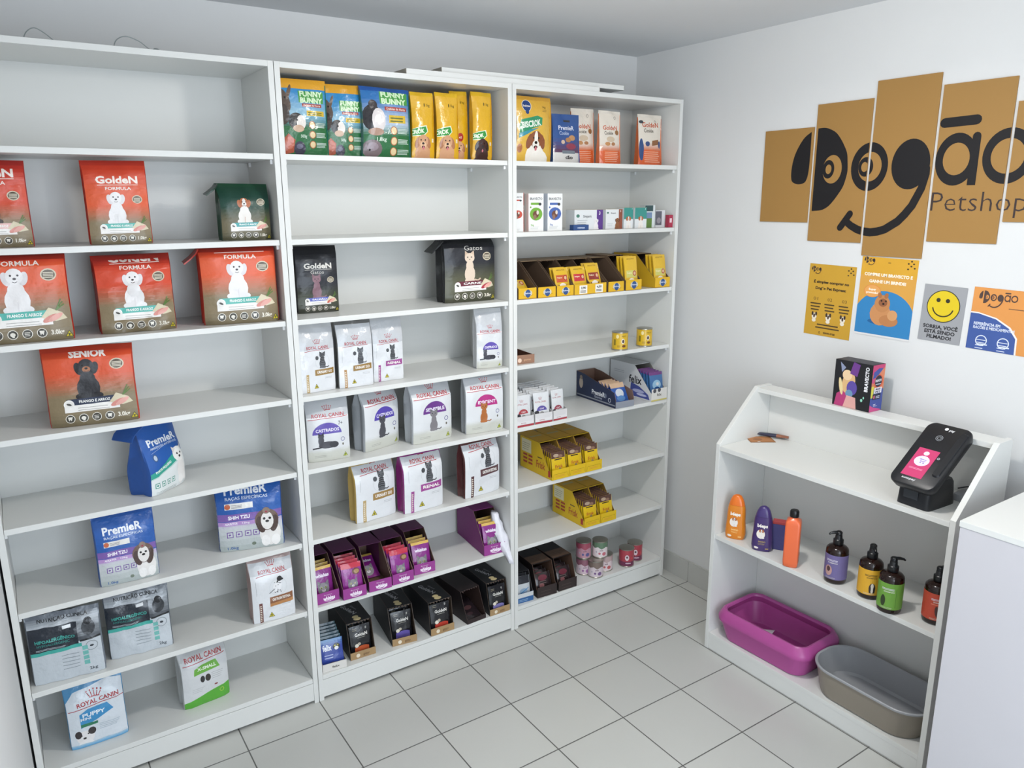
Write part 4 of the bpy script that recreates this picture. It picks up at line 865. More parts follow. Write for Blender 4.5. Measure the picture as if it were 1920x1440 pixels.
smallbox('medicine_box', 'taller white, green and blue box behind the teal ones', (1.692, .060, Z['B']+.0005), -12, .052, .045, .100, 'cfd6d6', (lambda A: (A.rect(0, .0, .7, .8, '5d7f3c'), A.rect(0, .8, .7, 1.3, '6f86a6'), A.rect(0, 1.4, .8, 1.9, '2f4a4c'), A)[3])(Art(1.92, 'cfd6d6')))
smallbox('medicine_box', 'grey and white box with dark photo near the right end', (1.747, .050, Z['B']+.0005), -8, .052, .040, .076, 'd3d5d8', (lambda A: (A.rect(0, .2, .65, 1.4, '5b5c66'), A.ell(.35, .6, .22, .26, '8d8a90'), A)[2])(Art(1.46, 'd3d5d8')))
smallbox('medicine_box', 'tiny crimson box at the right end of the row', (1.780, .016, Z['B']+.0005), -6, .024, .022, .056, 'a8304a', (lambda A: (A.rect(.25, .9, .75, 1.7, 'e6c6cc'), A)[1])(Art(2.3, 'a8304a')))
# pedigree boxes
def lip_ped(k):
    A = Art(.5, 'dcae22'); A.rect(0, 0, 1, .025, 'b88a18')
    if k in (3, 4): A.rect(.3, .04, .78, .44, 'e9e6df'); A.text('3,90' if k == 3 else '4,50', .54, .32, .1, '33302c', w=.3, bold=.04); A.lines(.36, .1, .72, .22, 2, '3a3632', .5, .1)
    else:
        A.ell(.52, .25, .24, .16, 'c7c2b4'); A.ell(.52, .24, .15, .19, '2d4f86'); A.text('Pedigree', .52, .26, .07, 'd3dbe6', w=.3, bold=.03); A.stroke([(.24, .16), (.4, .13)], .01, '7a6418', False); A.stroke([(.64, .13), (.82, .17)], .01, '7a6418', False)
    return A
PX = [(.984, .020), (1.077, .012), (1.170, .0085), (1.260, .004), (1.349, .006), (1.450, .005), (1.553, .004), (1.732, .006)]
PN = ['leftmost', 'second', 'third', 'fourth', 'fifth', 'sixth', 'seventh', 'eighth, rightmost']
for i, (x, y) in enumerate(PX):
    w = .0885 if i < 6 else .093
    carton('display_carton', PN[i]+' yellow dog pouch carton with blue emblem' if i not in (3, 4) else PN[i]+' yellow dog pouch carton with a white price label', 'display carton', 'yellow dog pouch cartons', (x, y, Z['C']+.0008), 0, w, .285, .142 if i < 6 else .148, .042, .13, 'cfa422' if i == 7 else '6a5644', '5c4a3c', 'dcae22', lip_ped(i), topc='8a7355', jag=i % 2 == 0)
DG = 'dog pouches in the yellow cartons'
def dp(i, sx, y, z, tilt, key, af, h=.118, n=1, w=.078, yaw=0):
    for k in range(n):
        pouch('dog_food_pouch', ORD[k]+' yellow dog pouch in the '+PN[i].split(',')[0]+' yellow carton', 'pouch', DG, (PX[i][0]+sx, PX[i][1]+y+.022*k, Z['C']+z), yaw, w, h, .014, key, af, 'cda22c', tilt)
dp(0, .0, .018, .012, -42, 'pe0', lambda H: art_dog_sachet(H, 'c9a850', False), h=.085, yaw=4)
dp(2, .003, .008, .010, -16, 'pe1', lambda H: art_dog_sachet(H, 'c05a3a'), h=.112, n=2, yaw=0)
dp(3, .003, .008, .010, -16, 'pe2', lambda H: art_dog_sachet(H, 'c03a44', False), h=.112, n=2)
dp(4, .0, .010, .012, -18, 'pe3', lambda H: art_dog_sachet(H, '8c3a34'), h=.122, n=2, yaw=2)
dp(6, .0, .006, .008, -8, 'pe4', lambda H: art_dog_sachet(H, 'c9c46a'), h=.142, n=3)
dp(7, .0, .006, .008, -8, 'pe4', lambda H: art_dog_sachet(H, 'c9c46a'), h=.142, n=3)
# fourth shelf: kraft tray and two cans
lk = Art(.4, '96705a'); lk.ell(.25, .16, .1, .1, 'e6c9b4'); lk.text('gourmet', .64, .18, .09, 'c9a07c', w=.36)
carton('kraft_tray', 'empty brown cardboard tray half hidden at the left of the can shelf', 'cardboard tray', None, (.976, .030, Z['D']+.0008), -6, .094, .26, .034, .034, .1, '8a6450', '6a4638', '96705a', lk, lid=False, sides_h=[(0, 0), (.26, 0), (.26, .034), (.1, .034), (.012, .034), (0, .03)])
def can(label, loc, r, h, base, arts, group, lid='canlid', yaw=0):
    t = thing('food_can', label, 'can', loc, yaw, group)
    mb = MB(); mb.lathe([(r-.002, 0), (r+.0006, .001), (r+.0006, .0035), (r-.001, .005), (r-.001, h-.005), (r+.0006, h-.0035), (r+.0006, h-.001), (r-.002, h)], 36); mb.build('can_wall', 'can', t, True, 30)
    H = (h-.011)/(2*PI*(r-.0005)); A = Art(H*2.0, base); arts(A, H*2.0); l = MB()
    def fn(x, y):
        a = -PI/2+(x-.5)*PI; n = (math.cos(a), math.sin(a), 0); return ((r-.0006)*n[0], (r-.0006)*n[1], .0055+y*(h-.011)), n
    A.onto(l, fn, 18, 1)
    l.loft([[((r-.0007)*math.cos(2*PI*i/36), (r-.0007)*math.sin(2*PI*i/36), z) for i in range(36)] for z in (.0055, h-.0055)], base, (False, False))
    l.build('paper_label', 'hard', t)
    mb = MB(); mb.lathe([(.0001, h-.0035), (r-.006, h-.0035), (r-.0045, h-.002), (r-.0018, h-.0005)], 36, caps=(False, False)); mb.lathe([(.006, h-.0032), (.008, h-.0018), (.006, h-.0012)], 12, cx=.0, cy=-r*.45); mb.build('lid', lid, t, True, 30)
    return t
def a_ped(A, H): A.ell(.35, H*.8, .06, .08, 'e9d9a0'); A.text('ADULTOS', .62, H*.82, .05, '6a5418', w=.2); A.ell(.58, H*.5, .07, .11, 'e8e0cc'); A.ell(.58, H*.5, .045, .07, '4b3a3c'); A.rect(.2, H*.25, .28, H*.62, '7a6a1c'); A.ell(.62, H*.2, .08, .05, '6a3a20'); A.lines(.34, H*.12, .5, H*.3, 3, '8a6c1a', .35, .2)
can('yellow dog food can, left one of two on the fourth shelf', (1.515, .042, Z['D']+.0005), .0372, .084, 'd2ab1f', a_ped, 'yellow cans', yaw=-32)
can('yellow dog food can, right one of two on the fourth shelf', (1.670, .046, Z['D']+.0005), .0372, .085, 'd2ab1f', a_ped, 'yellow cans', yaw=-30)
# fifth shelf: white sachet boxes, navy tray, white box
def lip_rc(c):
    A = Art(.5, 'd5d3d4'); A.rect(0, 0, 1, .1, 'a83a44'); A.ell(.7, .14, .14, .07, '8a4a4c'); A.poly([(0, .1), (0, .36), (.14, .26), (.86, .26), (1, .4), (1, .1)], 'dddcdd'); A.text('ROYAL', .4, .18, .05, '9a5a5c', w=.3); return A
RS = [(.967, .012, .086, 'a8434a', -1, 'leftmost'), (1.062, .010, .088, '5f559c', -3, 'middle'), (1.152, .012, .076, '9a4a58', 3, 'right')]
for i, (x, y, w, c, ya, nm) in enumerate(RS):
    carton('sachet_carton', nm+' white carton packed with rows of white sachets', 'display carton', 'white sachet cartons', (x, y, Z['E']+.0008), ya, w, .24, .05, .045, .1, 'd3d2d3', 'a9a8a6', 'd5d3d4', lip_rc(c), lid=False, sides_h=[(0, 0), (.24, 0), (.24, .05), (.12, .06), (.012, .05), (0, .045)])
    row_pouches(7, 'cat_food_sachet', lambda k, nm=nm: ORD[k]+' white sachet in the '+nm+' white carton', 'pouch', 'white sachets', (x, y+.002, Z['E']), ya, w-.008, .128, .010, 'rs'+c, lambda H, c=c: art_royal_sachet(H, c), 'c9cbce', .006, .027, -6, .004, .0015)
sa = Art(1.0, None); sa.poly([(.01, .03), (.99, .03), (.99, .05), (.01, .05)], '8d929c'); sa.text('PremieR', .57, .155, .075, 'e6e8ec', w=.33, bold=.03); sa.text('Gourmet', .57, .09, .04, 'aab0c0', w=.2); sa.ell(.12, .24, .05, .09, 'b9a898'); sa.ell(.12, .33, .035, .035, '8a7a6c'); sa.ring(.85, .1, .035, .01, 'd0d4dc'); sa.ell(.75, .15, .03, .04, '6a7488')
carton('display_tray', 'long navy blue open carton tray with gourmet cat pouches', 'display carton', None, (1.522, .004, Z['E']+.0008), -2, .108, .30, .125, .03, .1, '1f2a4a', '7a5f52', '8a8f9a', None, side_art=sa, lid=False, sides_h=[(0, 0), (.30, 0), (.30, .125), (.24, .120), (.012, .072), (0, .04)])
def art_gour(H):
    A = Art(H, '2b56a0'); A.rect(0, H-.3, 1, H, 'c9a98a'); A.ell(.5, .7, .3, .25, 'c9cfd6'); A.ell(.5, .4, .3, .16, '4f80b8'); A.rect(.15, .1, .85, .2, 'e0e4ea'); return A
row_pouches(4, 'cat_food_pouch', lambda k: ORD[k]+' blue gourmet pouch in the navy tray', 'pouch', 'gourmet pouches', (1.528, .008, Z['E']), -2, .085, .112, .012, 'go', art_gour, '2b56a0', .012, .026, -30, .006)
sf = Art(1.0, None); sf.text('felix', .62, .30, .13, '23242a', w=.3, bold=.02); sf.poly([(.5, .02), (.97, .02), (.93, .1), (.72, .2), (.52, .24)], '4a559c'); sf.ell(.7, .12, .14, .03, 'b3b7dc', 0); sf.ell(.78, .07, .12, .02, 'c6c9e6'); sf.lines(.1, .36, .42, .42, 2, 'a9abb0', .25, .3)
lf = Art(.6, 'd9d7d2'); lf.text('felix', .5, .3, .14, '5a5244', w=.3); lf.ell(.2, .5, .1, .1, '4a4a52'); lf.ell(.5, .52, .1, .1, '4a4a52'); lf.rect(0, 0, 1, .07, 'cbbd6a')
carton('display_carton', 'white cat pouch carton with blue side print at the right end', 'display carton', None, (1.738, .004, Z['E']+.0008), 0, .100, .295, .160, .040, .12, 'd9dadb', '8d8a84', 'd9d7d2', lf, side_art=sf)
def art_fx2(H):
    A = Art(H, '3f6a9c'); A.rect(0, H-.18, 1, H, '6a3a78'); A.ell(.5, .75, .34, .28, '8fb6d0'); A.ell(.5, .45, .26, .2, '244a86'); A.ell(.55, .8, .12, .1, 'c9cfd2'); return A
row_pouches(5, 'cat_food_pouch', lambda k: ORD[k]+' purple topped blue pouch in the white carton', 'pouch', 'blue pouches in the white carton', (1.738, .006, Z['E']), 0, .084, .125, .011, 'fx', art_fx2, '3f6a9c', .006, .02, -8, .012, .001)
# yellow cat pouch cartons on the sixth and seventh shelves
sy = Art(1.0, None); sy.rect(.05, .33, .36, .58, 'e0d9b8'); sy.lines(.08, .38, .34, .54, 4, '8a8a72', .2, .3)
for r_ in range(3):
    for c_ in range(2): sy.rect(.1+c_*.17, .12+r_*.07, .23+c_*.17, .16+r_*.07, 'a8402c')
sy.text('Frisk', .66, .2, .14, 'b0562c', w=.28); sy.rect(.56, .32, .7, .34, '5a4a2c'); sy.rect(.89, .04, .96, .16, 'a8302c')
ly = Art(.5, 'd9b41c'); ly.stroke([(.06, .05), (.1, .27), (.9, .27), (.96, .06)], .012, '7a5c14', False); ly.lines(.2, .12, .85, .24, 2, 'c9803a', .25, .2)
ty = Art(2.0, 'c79a1c'); ty.rect(.15, .9, .85, 1.1, 'b0a468'); ty.rect(.02, .02, .98, .05, '3c2c14')
YG = 'yellow cat pouch cartons'
def ycart(x, y, sh, nm, side, n=7, lip=.030, fy=.008):
    carton('display_carton', nm, 'display carton', YG, (x, y, Z[sh]+.0008), 0, .094, .245, .150, lip, .095, 'd9b41c', '8a6a2c', 'd9b41c', ly, side_art=sy if side else None, top_art=ty)
    s = nm.split(' yellow')[0]
    row_pouches(n, 'cat_food_pouch', lambda k: ORD[k]+' brown topped yellow pouch in the '+s+' yellow carton of the '+('sixth' if sh == 'F' else 'seventh')+' shelf', 'pouch', 'brown topped yellow pouches', (x, y, Z[sh]), 0, .078, .118, .009, 'fk', art_friskies, 'c9a820', fy, .0155, -8, .004, .001)
ycart(1.151, .004, 'F', 'left yellow carton with printed side on the sixth shelf', True, 8, .012, .002)
ycart(1.247, .004, 'F', 'middle yellow carton of three on the sixth shelf', False, 8)
ycart(1.343, .004, 'F', 'right yellow carton of three on the sixth shelf', False, 7)
ycart(1.341, .004, 'G', 'left yellow carton with printed side on the seventh shelf', True, 7)
ycart(1.438, .003, 'G', 'right yellow carton on the seventh shelf', False, 8)
# bottom shelf right unit
def lipdark(c, t): A = Art(.5, c); A.lines(.15, .1, .85, .4, 2, t, .2, .3); return A
tk = Art(2.4, '16171c'); tk.rect(0, 0, 1, .75, '5b4638'); tk.lines(.15, .2, .8, .6, 3, '44342a', .2, .3)
t = carton('pouch_carton', 'black and white carton with blue base, half hidden at the left of the bottom shelf', 'display carton', 'dark cartons on the bottom shelf', (.972, .020, Z['H']+.0008), -5, .082, .27, .130, .045, .04, '16171c', '3c3a3c', '2f5f96', (lambda A: (A.rect(0, .3, 1, .55, 'c9cdd0'), A.lines(.1, .08, .8, .24, 2, '9fc0dc', .3), A)[2])(Art(.55, '2f5f96')))
def art_ws(H): A = Art(H, 'c2c8cc'); A.rect(0, H-.5, 1, H, '2b2d33'); A.ell(.5, .6, .3, .2, '8fa9c0'); A.stroke([(.1, .4), (.5, .6), (.9, .8)], .05, '3f7fb8', False); return A
row_pouches(3, 'pet_food_pouch', lambda k: ORD[k]+' silver pouch in the half hidden black and white carton', 'pouch', 'silver pouches', (.972, .022, Z['H']), -5, .070, .112, .014, 'ws', art_ws, 'a9afb3', .006, .026, -8, .004)
def art_dk2(H): A = Art(H, '2a1f22'); A.ell(.5, .9, .3, .16, '6a2c3a'); A.ell(.35, .5, .16, .12, '8a5a5c'); A.ell(.6, .3, .26, .1, '191417'); A.lines(.2, .6, .8, .8, 2, '7a6a68', .25); return A
for i, (x, y, ya, w, nm) in enumerate([(1.086, .010, -4, .104, 'left'), (1.203, .008, -2, .102, 'right')]):
    carton('pouch_carton', nm+' dark brown and black carton beside the stacked pink cans', 'display carton', 'dark cartons on the bottom shelf', (x, y, Z['H']+.0008), ya, w, .27, .146, .036, .045, '1c1718', '5a4336', '2e2322', lipdark('2e2322', '4a3c3a'), top_art=tk)
    row_pouches(3, 'pet_food_pouch', lambda k, nm=nm: ORD[k]+' dark sachet slumped in the '+nm+' dark brown carton', 'pouch', 'dark sachets', (x, y+.004, Z['H']), ya, w-.02, .098, .016, 'dk2', art_dk2, '2a1f22', .004, .03, -24, .004)
def a_pk(c1, c2):
    def f(A, H): A.rect(0, H*.72, 1, H, c1); A.poly([(0, H*.75), (.2, H*.6), (.35, H*.7), (.5, H*.55), (.7, H*.68), (.85, H*.58), (1, H*.75)], c1); A.text('patê', .5, H*.48, .07, '6a4a5a', w=.14); A.ell(.62, H*.22, .09, .08, c2); A.ell(.42, H*.25, .05, .05, c2); A.ell(.28, H*.35, .03, .04, 'a8a0b0')
    return f
def a_rd(A, H): A.rect(0, 0, 1, H*.3, '6a2a4a'); A.ell(.45, H*.55, .09, .13, 'd9c6cc'); A.ell(.45, H*.58, .04, .05, '4a3a40'); A.text('whiskas', .5, H*.2, .06, 'ead0dc', w=.24, bold=.04); A.ell(.68, H*.5, .05, .06, 'c9404a')
KG = 'pink cans on the bottom shelf'
cr, ch = .0372, .084
can('pink can standing under the stacked dark pink one at the left of the pyramid', (1.368, .095, Z['H']+.0005), cr, ch, 'd0bcc4', a_pk('8a5a6a', '9a6a9a'), KG, yaw=-28)
can('pale pink can in front of the stack on the bottom shelf', (1.370, .0425, Z['H']+.0005) if False else (1.398, .020+.0372-.017, Z['H']+.0005), .0372, .084, 'd4c6cc', a_pk('7a6a62', '7a5a8a'), KG, yaw=-28)
can('pale pink can at the right of the stack on the bottom shelf', (1.478, .065, Z['H']+.0005), .0372, .084, 'd9c9cc', a_pk('b9a0a0', 'b85a5c'), KG, yaw=-28)
can('dark pink can stacked on the left rear can', (1.368, .097, Z['H']+.0005+ch), cr, ch, 'b88a98', a_pk('9c4a5c', '5a5a8c'), KG, yaw=-28)
can('white and pink can with green drip resting on the front and right cans', (1.440, .060, Z['H']+.0005+ch), cr, ch, 'ddd2d4', a_pk('5f7a62', 'c06a78'), KG, yaw=-28)
can('red and purple cat food can, front one of two at the right', (1.596, .040, Z['H']+.0005), .0378, .092, 'a83f4c', a_rd, 'red cans', yaw=-28)
can('red and purple cat food can, rear one of two at the right', (1.672, .062, Z['H']+.0005), .0378, .092, 'a83f4c', a_rd, 'red cans', yaw=-28)

# ================================================================== LOW SHELF against the right wall
X0, X1, Y0, Y1 = 1.500, 1.800, -.567, -1.505
ls = thing('low_shelf', 'low white shelf unit with sloping sides against the right wall', 'shelf', (0, 0, 0))
ls.location = ((X0+X1)/2, (Y0+Y1)/2, 0); off = ls.location.copy()
def lp(nm, bx, mat='melamine', bev=.0008):
    mb = MB(); mb.box(*bx); mb.v = [(x-off.x, y-off.y, z) for x, y, z in mb.v]; return mb.build(nm, mat, ls, bevel=bev)
for y in (Y0, Y1+PT):
    mb = MB(); pr = [(X0, 0), (X1, 0), (X1, 1.121), (1.712, 1.121), (X0, .912)]
    mb.prism([(a-off.x, c) for a, c in pr], 'y', y-PT-off.y, y-off.y); mb.build('side_panel', 'melamine', ls, bevel=.0008)
ya, yb = Y1+PT+.0005, Y0-PT-.0005
lp('top_shelf', (1.712, ya, 1.098, X1-.003, yb, 1.116)); lp('counter_shelf', (X0+.001, ya, .887, X1-.008, yb, .905)); lp('middle_shelf', (X0+.006, ya, .504, X1-.008, yb, .522)); lp('bottom_shelf', (X0+.001, ya, .060, X1-.008, yb, .078))
lp('plinth', (X0+.002, ya, .002, X0+.020, yb, .0598)); lp('back_panel', (X1-.0075, ya, .06, X1-.002, yb, 1.0975))

# ------------------------------------------------------------------ bottles
ZM = .5225
def sup(a, b_, z, n, k=28, cx=0, cy=0):
    r = []
    for i in range(k):
        t_ = 2*PI*i/k; c, s = math.cos(t_), math.sin(t_); r.append((cx+a*abs(c)**(2/n)*(1 if c > 0 else -1), cy+b_*abs(s)**(2/n)*(1 if s > 0 else -1), z))
    return r
def shampoo(label, loc, yaw, col, capc, lab, k=1):
    t = thing('shampoo_bottle', label, 'bottle', loc, yaw, 'pet shampoo bottles'); P = [(0, .034, .019), (.004, .037, .0215), (.02, .040, .023), (.05, .0385, .022), (.075, .036, .021), (.1, .0355, .021), (.125, .034, .020), (.140, .031, .019)]
    def ab(z):
        for (z0, a0, b0), (z1, a1, b1) in zip(P, P[1:]):
            if z <= z1: u = (z-z0)/(z1-z0); return a0+(a1-a0)*u, b0+(b1-b0)*u
        return P[-1][1:]
    mb = MB(); mb.loft([sup(a*k, b_*k, z*k, 2.6) for z, a, b_ in P], col)
    A = Art(1.9); lab(A)
    def fn(x, y):
        z = .006+y*.128; a, b_ = ab(z); X = (2*x-1)*a*.85; return (X*k, -b_*(1-abs(X/a)**2.6)**(1/2.6)*k, z*k), (0, -1, 0)
    A.onto(mb, fn, 8, 10, lift=.0003); mb.build('bottle_body', 'hard', t, True, 50)
    mb = MB(); mb.loft([sup(a*k, b_*k, z*k, n) for z, a, b_, n in [(.1405, .030, .0185, 2.6), (.15, .0285, .018, 2.5), (.165, .0235, .016, 2.4), (.177, .0165, .0125, 2.2), (.182, .008, .007, 2), (.1828, .001, .001, 2)]], capc); mb.build('cap', 'hard', t, True, 60)
    return t
def lab_b(acc, dk):
    def f(A):
        A.text('béeps', .5, 1.5, .2, 'f2ece4', w=.66, bold=.05); A.ell(.42, .98, .26, .28, 'efe6dc'); pet(A, .46, .72, .6, 'jack'); A.ell(.2, .12, .14, .07, 'efe6dc'); A.text('BANHO', .52, .52, .09, acc, w=.4, bold=.03); A.lines(.3, .34, .74, .44, 2, acc, .3, .2); A.rect(.72, .08, .92, .14, acc)
    return f
shampoo('orange dog shampoo bottle at the left of the middle shelf', (1.552, -.648, ZM), -62, 'd9801e', 'e0701c', lab_b('f4d08a', 0), 1.02)
shampoo('purple dog shampoo bottle beside the orange one', (1.550, -.781, ZM), -58, '3f2a66', '40306c', lab_b('b09a5a', 1), 1.0)
t = thing('soap_box', 'small blue and red box half hidden behind the bottles', 'box', (1.612, -.812, ZM), -58)
mb = MB(); mb.box(-.028, -.016, 0, .028, .016, .105, '4a4a86'); mb.build('box_shell', 'card', t, bevel=.001)
mb = MB(); mb.box(-.026, -.015, .1052, .026, .015, .118, 'b8484c'); mb.build('red_lid', 'card', t, bevel=.002)
t = thing('care_bottle', 'square orange bottle with a black screw cap', 'bottle', (1.532, -.928, ZM), -60, 'pet shampoo bottles')
mb = MB(); mb.loft([sup(a, b_, z, n, 32) for z, a, b_, n in [(0, .023, .023, 5), (.004, .026, .026, 6), (.02, .0275, .0275, 7), (.17, .0275, .0275, 7), (.182, .025, .025, 5), (.190, .016, .016, 2.4), (.194, .0125, .0125, 2), (.20, .0125, .0125, 2)]], 'e2693c'); mb.build('bottle_body', 'hard', t, True, 50)
mb = MB(); mb.lathe([(.0155, .195), (.0165, .197), (.0165, .216), (.0135, .221), (.001, .2215)], 28); mb.build('cap', 'pump', t, True, 40)
l = MB(); Aq = Art(.9, 'e2693c'); Aq.ell(.5, .35, .3, .24, 'e9dcd0'); Aq.ell(.5, .36, .1, .12, '3a2a2a'); Aq.onto(l, flat((.0277, -.02, .02), (0, 1, 0), (0, 0, 1), .04, .04)); l.build('sticker', 'hard', t)
def pumpb(label, loc, yaw, col, pump_yaw, art, white=True):
    t = thing('pump_bottle', label, 'bottle', loc, yaw, 'amber pump bottles'); r = .0385
    mb = MB(); mb.lathe([(.030, 0), (.036, .002), (r, .008), (r, .118), (.037, .127), (.031, .134), (.02, .139), (.0145, .141), (.0145, .146)], 40, caps=(True, True)); mb.build('bottle_body', 'amber', t, True, 50)
    l = MB(); A = Art(.78, col); art(A)
    def fn(x, y):
        a = -PI/2+(x-.5)*2*PI*.92; n = (math.cos(a), math.sin(a), 0); return ((r+.0004)*n[0], (r+.0004)*n[1], .018+y*.092), n
    A2 = Art(A.H*.55, col); A2.p = []; A2.H = .36; A2.rect(0, 0, 1, .36, col)
    S = Art(1, None); art(S); A2.sub(S, .36, .0, .30)
    A2.onto(l, fn, 36, 1); l.build('label', 'print', t)
    mb = MB(); mb.lathe([(.0165, .1415), (.0175, .143), (.0175, .160), (.0125, .164), (.0115, .176), (.0105, .177)], 28)
    M4 = Matrix.Rotation(math.radians(pump_yaw-yaw), 4, 'Z'); n = MB(); n.lathe([(.008, .1765), (.011, .178), (.0115, .187), (.008, .191), (.001, .1915)], 20)
    n.tube([(.004, 0, .186), (.018, 0, .1865), (.030, 0, .184), (.036, 0, .1795)], [.0062, .0055, .0042, .003], 10); mb.join(n, M4)
    mb.build('pump', 'pump', t, True, 50)
def lab_v(kind, c='2a2426'):
    def f(A):
        A.lines(.1, .9, .8, 1.0, 2, 'd9d4e0' if kind != 'y' else '4a3a18', .45, .2); A.text('SHAMPOO', .45, .82, .06, 'e0dcd6' if kind != 'y' else '4a3a18', w=.5)
        if kind == 'v': A.ell(.25, .42, .2, .26, 'b8908a'); A.ell(.25, .5, .1, .13, '4a2e30')
        elif kind == 'y': A.ell(.5, .34, .16, .24, '3a2c2c'); A.ell(.5, .34, .08, .24, 'e6dccf'); A.ell(.4, .28, .05, .18, '2a2022'); A.ell(.6, .28, .05, .18, '2a2022')
        elif kind == 'g': A.ell(.2, .38, .12, .26, '2c3a1c'); A.rect(.78, .1, .8, .95, '4d7a2a')
        else: A.ell(.4, .4, .1, .26, '4a3030', 10); A.ell(.6, .4, .1, .26, '4a3030', -10); A.stroke([(.1, .72), (.9, .72)], .03, 'e08a70', False)
        A.lines(.1, .04, .8, .12, 2, 'c9c4b6', .3, .3)
    return f
pumpb('pump bottle with violet label', (1.562, -1.094, ZM), -74, '6a6090', 148, lab_v('v'))
pumpb('pump bottle with yellow label, partly behind the green one', (1.563, -1.224, ZM), -50, 'd9a42a', 222, lab_v('y'))
pumpb('pump bottle with green label', (1.528, -1.318, ZM), -66, '6a9c3a', -38, lab_v('g'))
pumpb('pump bottle with red orange label, at the right end of the middle shelf', (1.585, -1.440, ZM), -50, 'b8452f', -10, lab_v('r'))

# ------------------------------------------------------------------ litter trays
def rrect(a, b_, r, z, k=7, bulge=0):
    p = []
    for sx, sy, a0 in ((1, 1, 0), (-1, 1, 90), (-1, -1, 180), (1, -1, 270)):
        for i in range(k+1):
            t_ = math.radians(a0+90*i/k); x, y = sx*(a-r)+r*math.cos(t_), sy*(b_-r)+r*math.sin(t_)
            p.append((x, y, z))
    if bulge: p = [(x*(1+bulge*(1-(y/b_)**2)), y*(1+bulge*.5*(1-(x/a)**2)), z) for x, y, z in p]
    return p
t = thing('litter_tray', 'pink plastic cat litter tray with raised rim on the bottom shelf', 'litter tray', (1.633, -.822, .0785), 0, 'litter trays')
t.rotation_euler = (0, 0, math.radians(2))
mb = MB(); mb.loft([rrect(.108, .178, .05, 0), rrect(.113, .184, .052, .004), rrect(.130, .205, .055, .085, bulge=.02), rrect(.130, .205, .055, .092, bulge=.02), rrect(.126, .201, .052, .092, bulge=.02), rrect(.108, .180, .05, .010), rrect(.104, .176, .05, .006)]); mb.build('tray_base', 'pink', t, True, 35)
mb = MB(); mb.loft([rrect(.130, .205, .055, .086, bulge=.02), rrect(.138, .214, .06, .088, bulge=.02), rrect(.139, .215, .06, .098, bulge=.02), rrect(.136, .212, .058, .107, bulge=.02), rrect(.124, .200, .05, .128, bulge=.02), rrect(.118, .194, .045, .133, bulge=.02), rrect(.110, .186, .04, .131, bulge=.02), rrect(.107, .183, .038, .124, bulge=.02), rrect(.112, .188, .04, .116, bulge=.02), rrect(.124, .199, .05, .093, bulge=.02)], caps=(False, False))
n = 32; k0 = len(mb.v)-n; mb.f += [(k0+i, k0+(i+1) % n, (i+1) % n, i) for i in range(n)]; mb.c += ['ffffff']*n; mb.m += [0]*n
mb.build('raised_rim', 'pink', t, True, 35)
t = thing('paper_slip', 'folded white paper slip lying inside the pink tray', 'paper', (1.668, -.725, .0875), -72)
mb = MB(); mb.box(-.045, -.03, 0, .0, .03, .0006); mb.add([(0, -.03, 0), (.045, -.03, .012), (.045, .03, .012), (0, .03, 0), (0, -.03, .0006), (.045, -.03, .0126), (.045, .03, .0126), (0, .03, .0006)], [(0, 3, 2, 1), (4, 5, 6, 7), (0, 1, 5, 4), (1, 2, 6, 5), (2, 3, 7, 6), (3, 0, 4, 7)]); mb.build('sheet', 'white', t)
t = thing('litter_tray', 'grey and taupe oval cat litter tray at the right end of the bottom shelf', 'litter tray', (1.622, -1.258, .0785), 0, 'litter trays')
mb = MB(); mb.loft([rrect(.100, .185, .085, 0, 9), rrect(.106, .19, .09, .006, 9), rrect(.117, .213, .1, .105, 9), rrect(.117, .213, .1, .1085, 9)], caps=(True, False)); mb.build('outer_shell', 'graybase', t, True, 35)
mb = MB(); mb.loft([rrect(.117, .213, .1, .106, 9), rrect(.1215, .2175, .104, .107, 9), rrect(.122, .218, .105, .113, 9), rrect(.1185, .2145, .101, .116, 9), rrect(.113, .209, .097, .113, 9), rrect(.104, .190, .088, .018, 9), rrect(.096, .182, .082, .010, 9)][::-1], caps=(True, False)); mb.build('inner_tub', 'graytub', t, True, 35)

# ------------------------------------------------------------------ things on the low shelf's top boards
A1 = Art(1.25, '16171c'); A1.poly([(.05, 0), (.1, .3), (.4, .5), (.5, 0)], 'b03a72'); A1.ell(.4, .62, .17, .28, 'd8b07c', -12); A1.ell(.35, .8, .13, .13, 'e6c8a0'); A1.ell(.5, .5, .14, .18, '5b4a9c'); A1.ell(.44, .35, .1, .1, '6a8fae'); A1.poly([(.42, .85), (.5, 1.15), (.68, 1.1), (.62, .8)], '6a3a86'); A1.poly([(.2, .85), (.14, 1.1), (.3, .98)], '8a93b0'); A1.poly([(.3, 0), (.38, .3), (.62, .28), (.66, 0)], 'd9a39c'); A1.ell(.2, .5, .05, .22, 'e3cf9a', 12)
A1.ell(.78, .25, .03, .04, '8fd0b8'); A1.ell(.83, .32, .02, .03, '8fd0b8'); A1.text('BRAVECTO', .87, .78, .09, 'e6e6ea', w=.6, bold=.04, rot=90)
A2 = Art(2.0, '40509a'); A2.rect(0, .95, 1, 2.0, 'd9825c'); A2.poly([(0, 1.6), (0, 2), (1, 2), (.95, 1.85), (.3, 1.55)], 'c83f72'); A2.poly([(.05, 1.45), (.1, 1.7), (.5, 1.85), (.85, 1.82), (.4, 1.5), (.1, 1.35)], '3f4f9c'); A2.poly([(0, 1.25), (0, 1.42), (.5, 1.5), (.3, 1.2)], 'c84a80'); A2.ell(.55, 1.28, .36, .3, 'd9603c'); A2.ell(.52, 1.3, .29, .25, '151a30'); A2.text('PetSHOW', .52, 1.33, .12, 'eceaf0', w=.5, bold=.03); A2.rect(.3, 1.15, .75, 1.19, 'b9bccb')
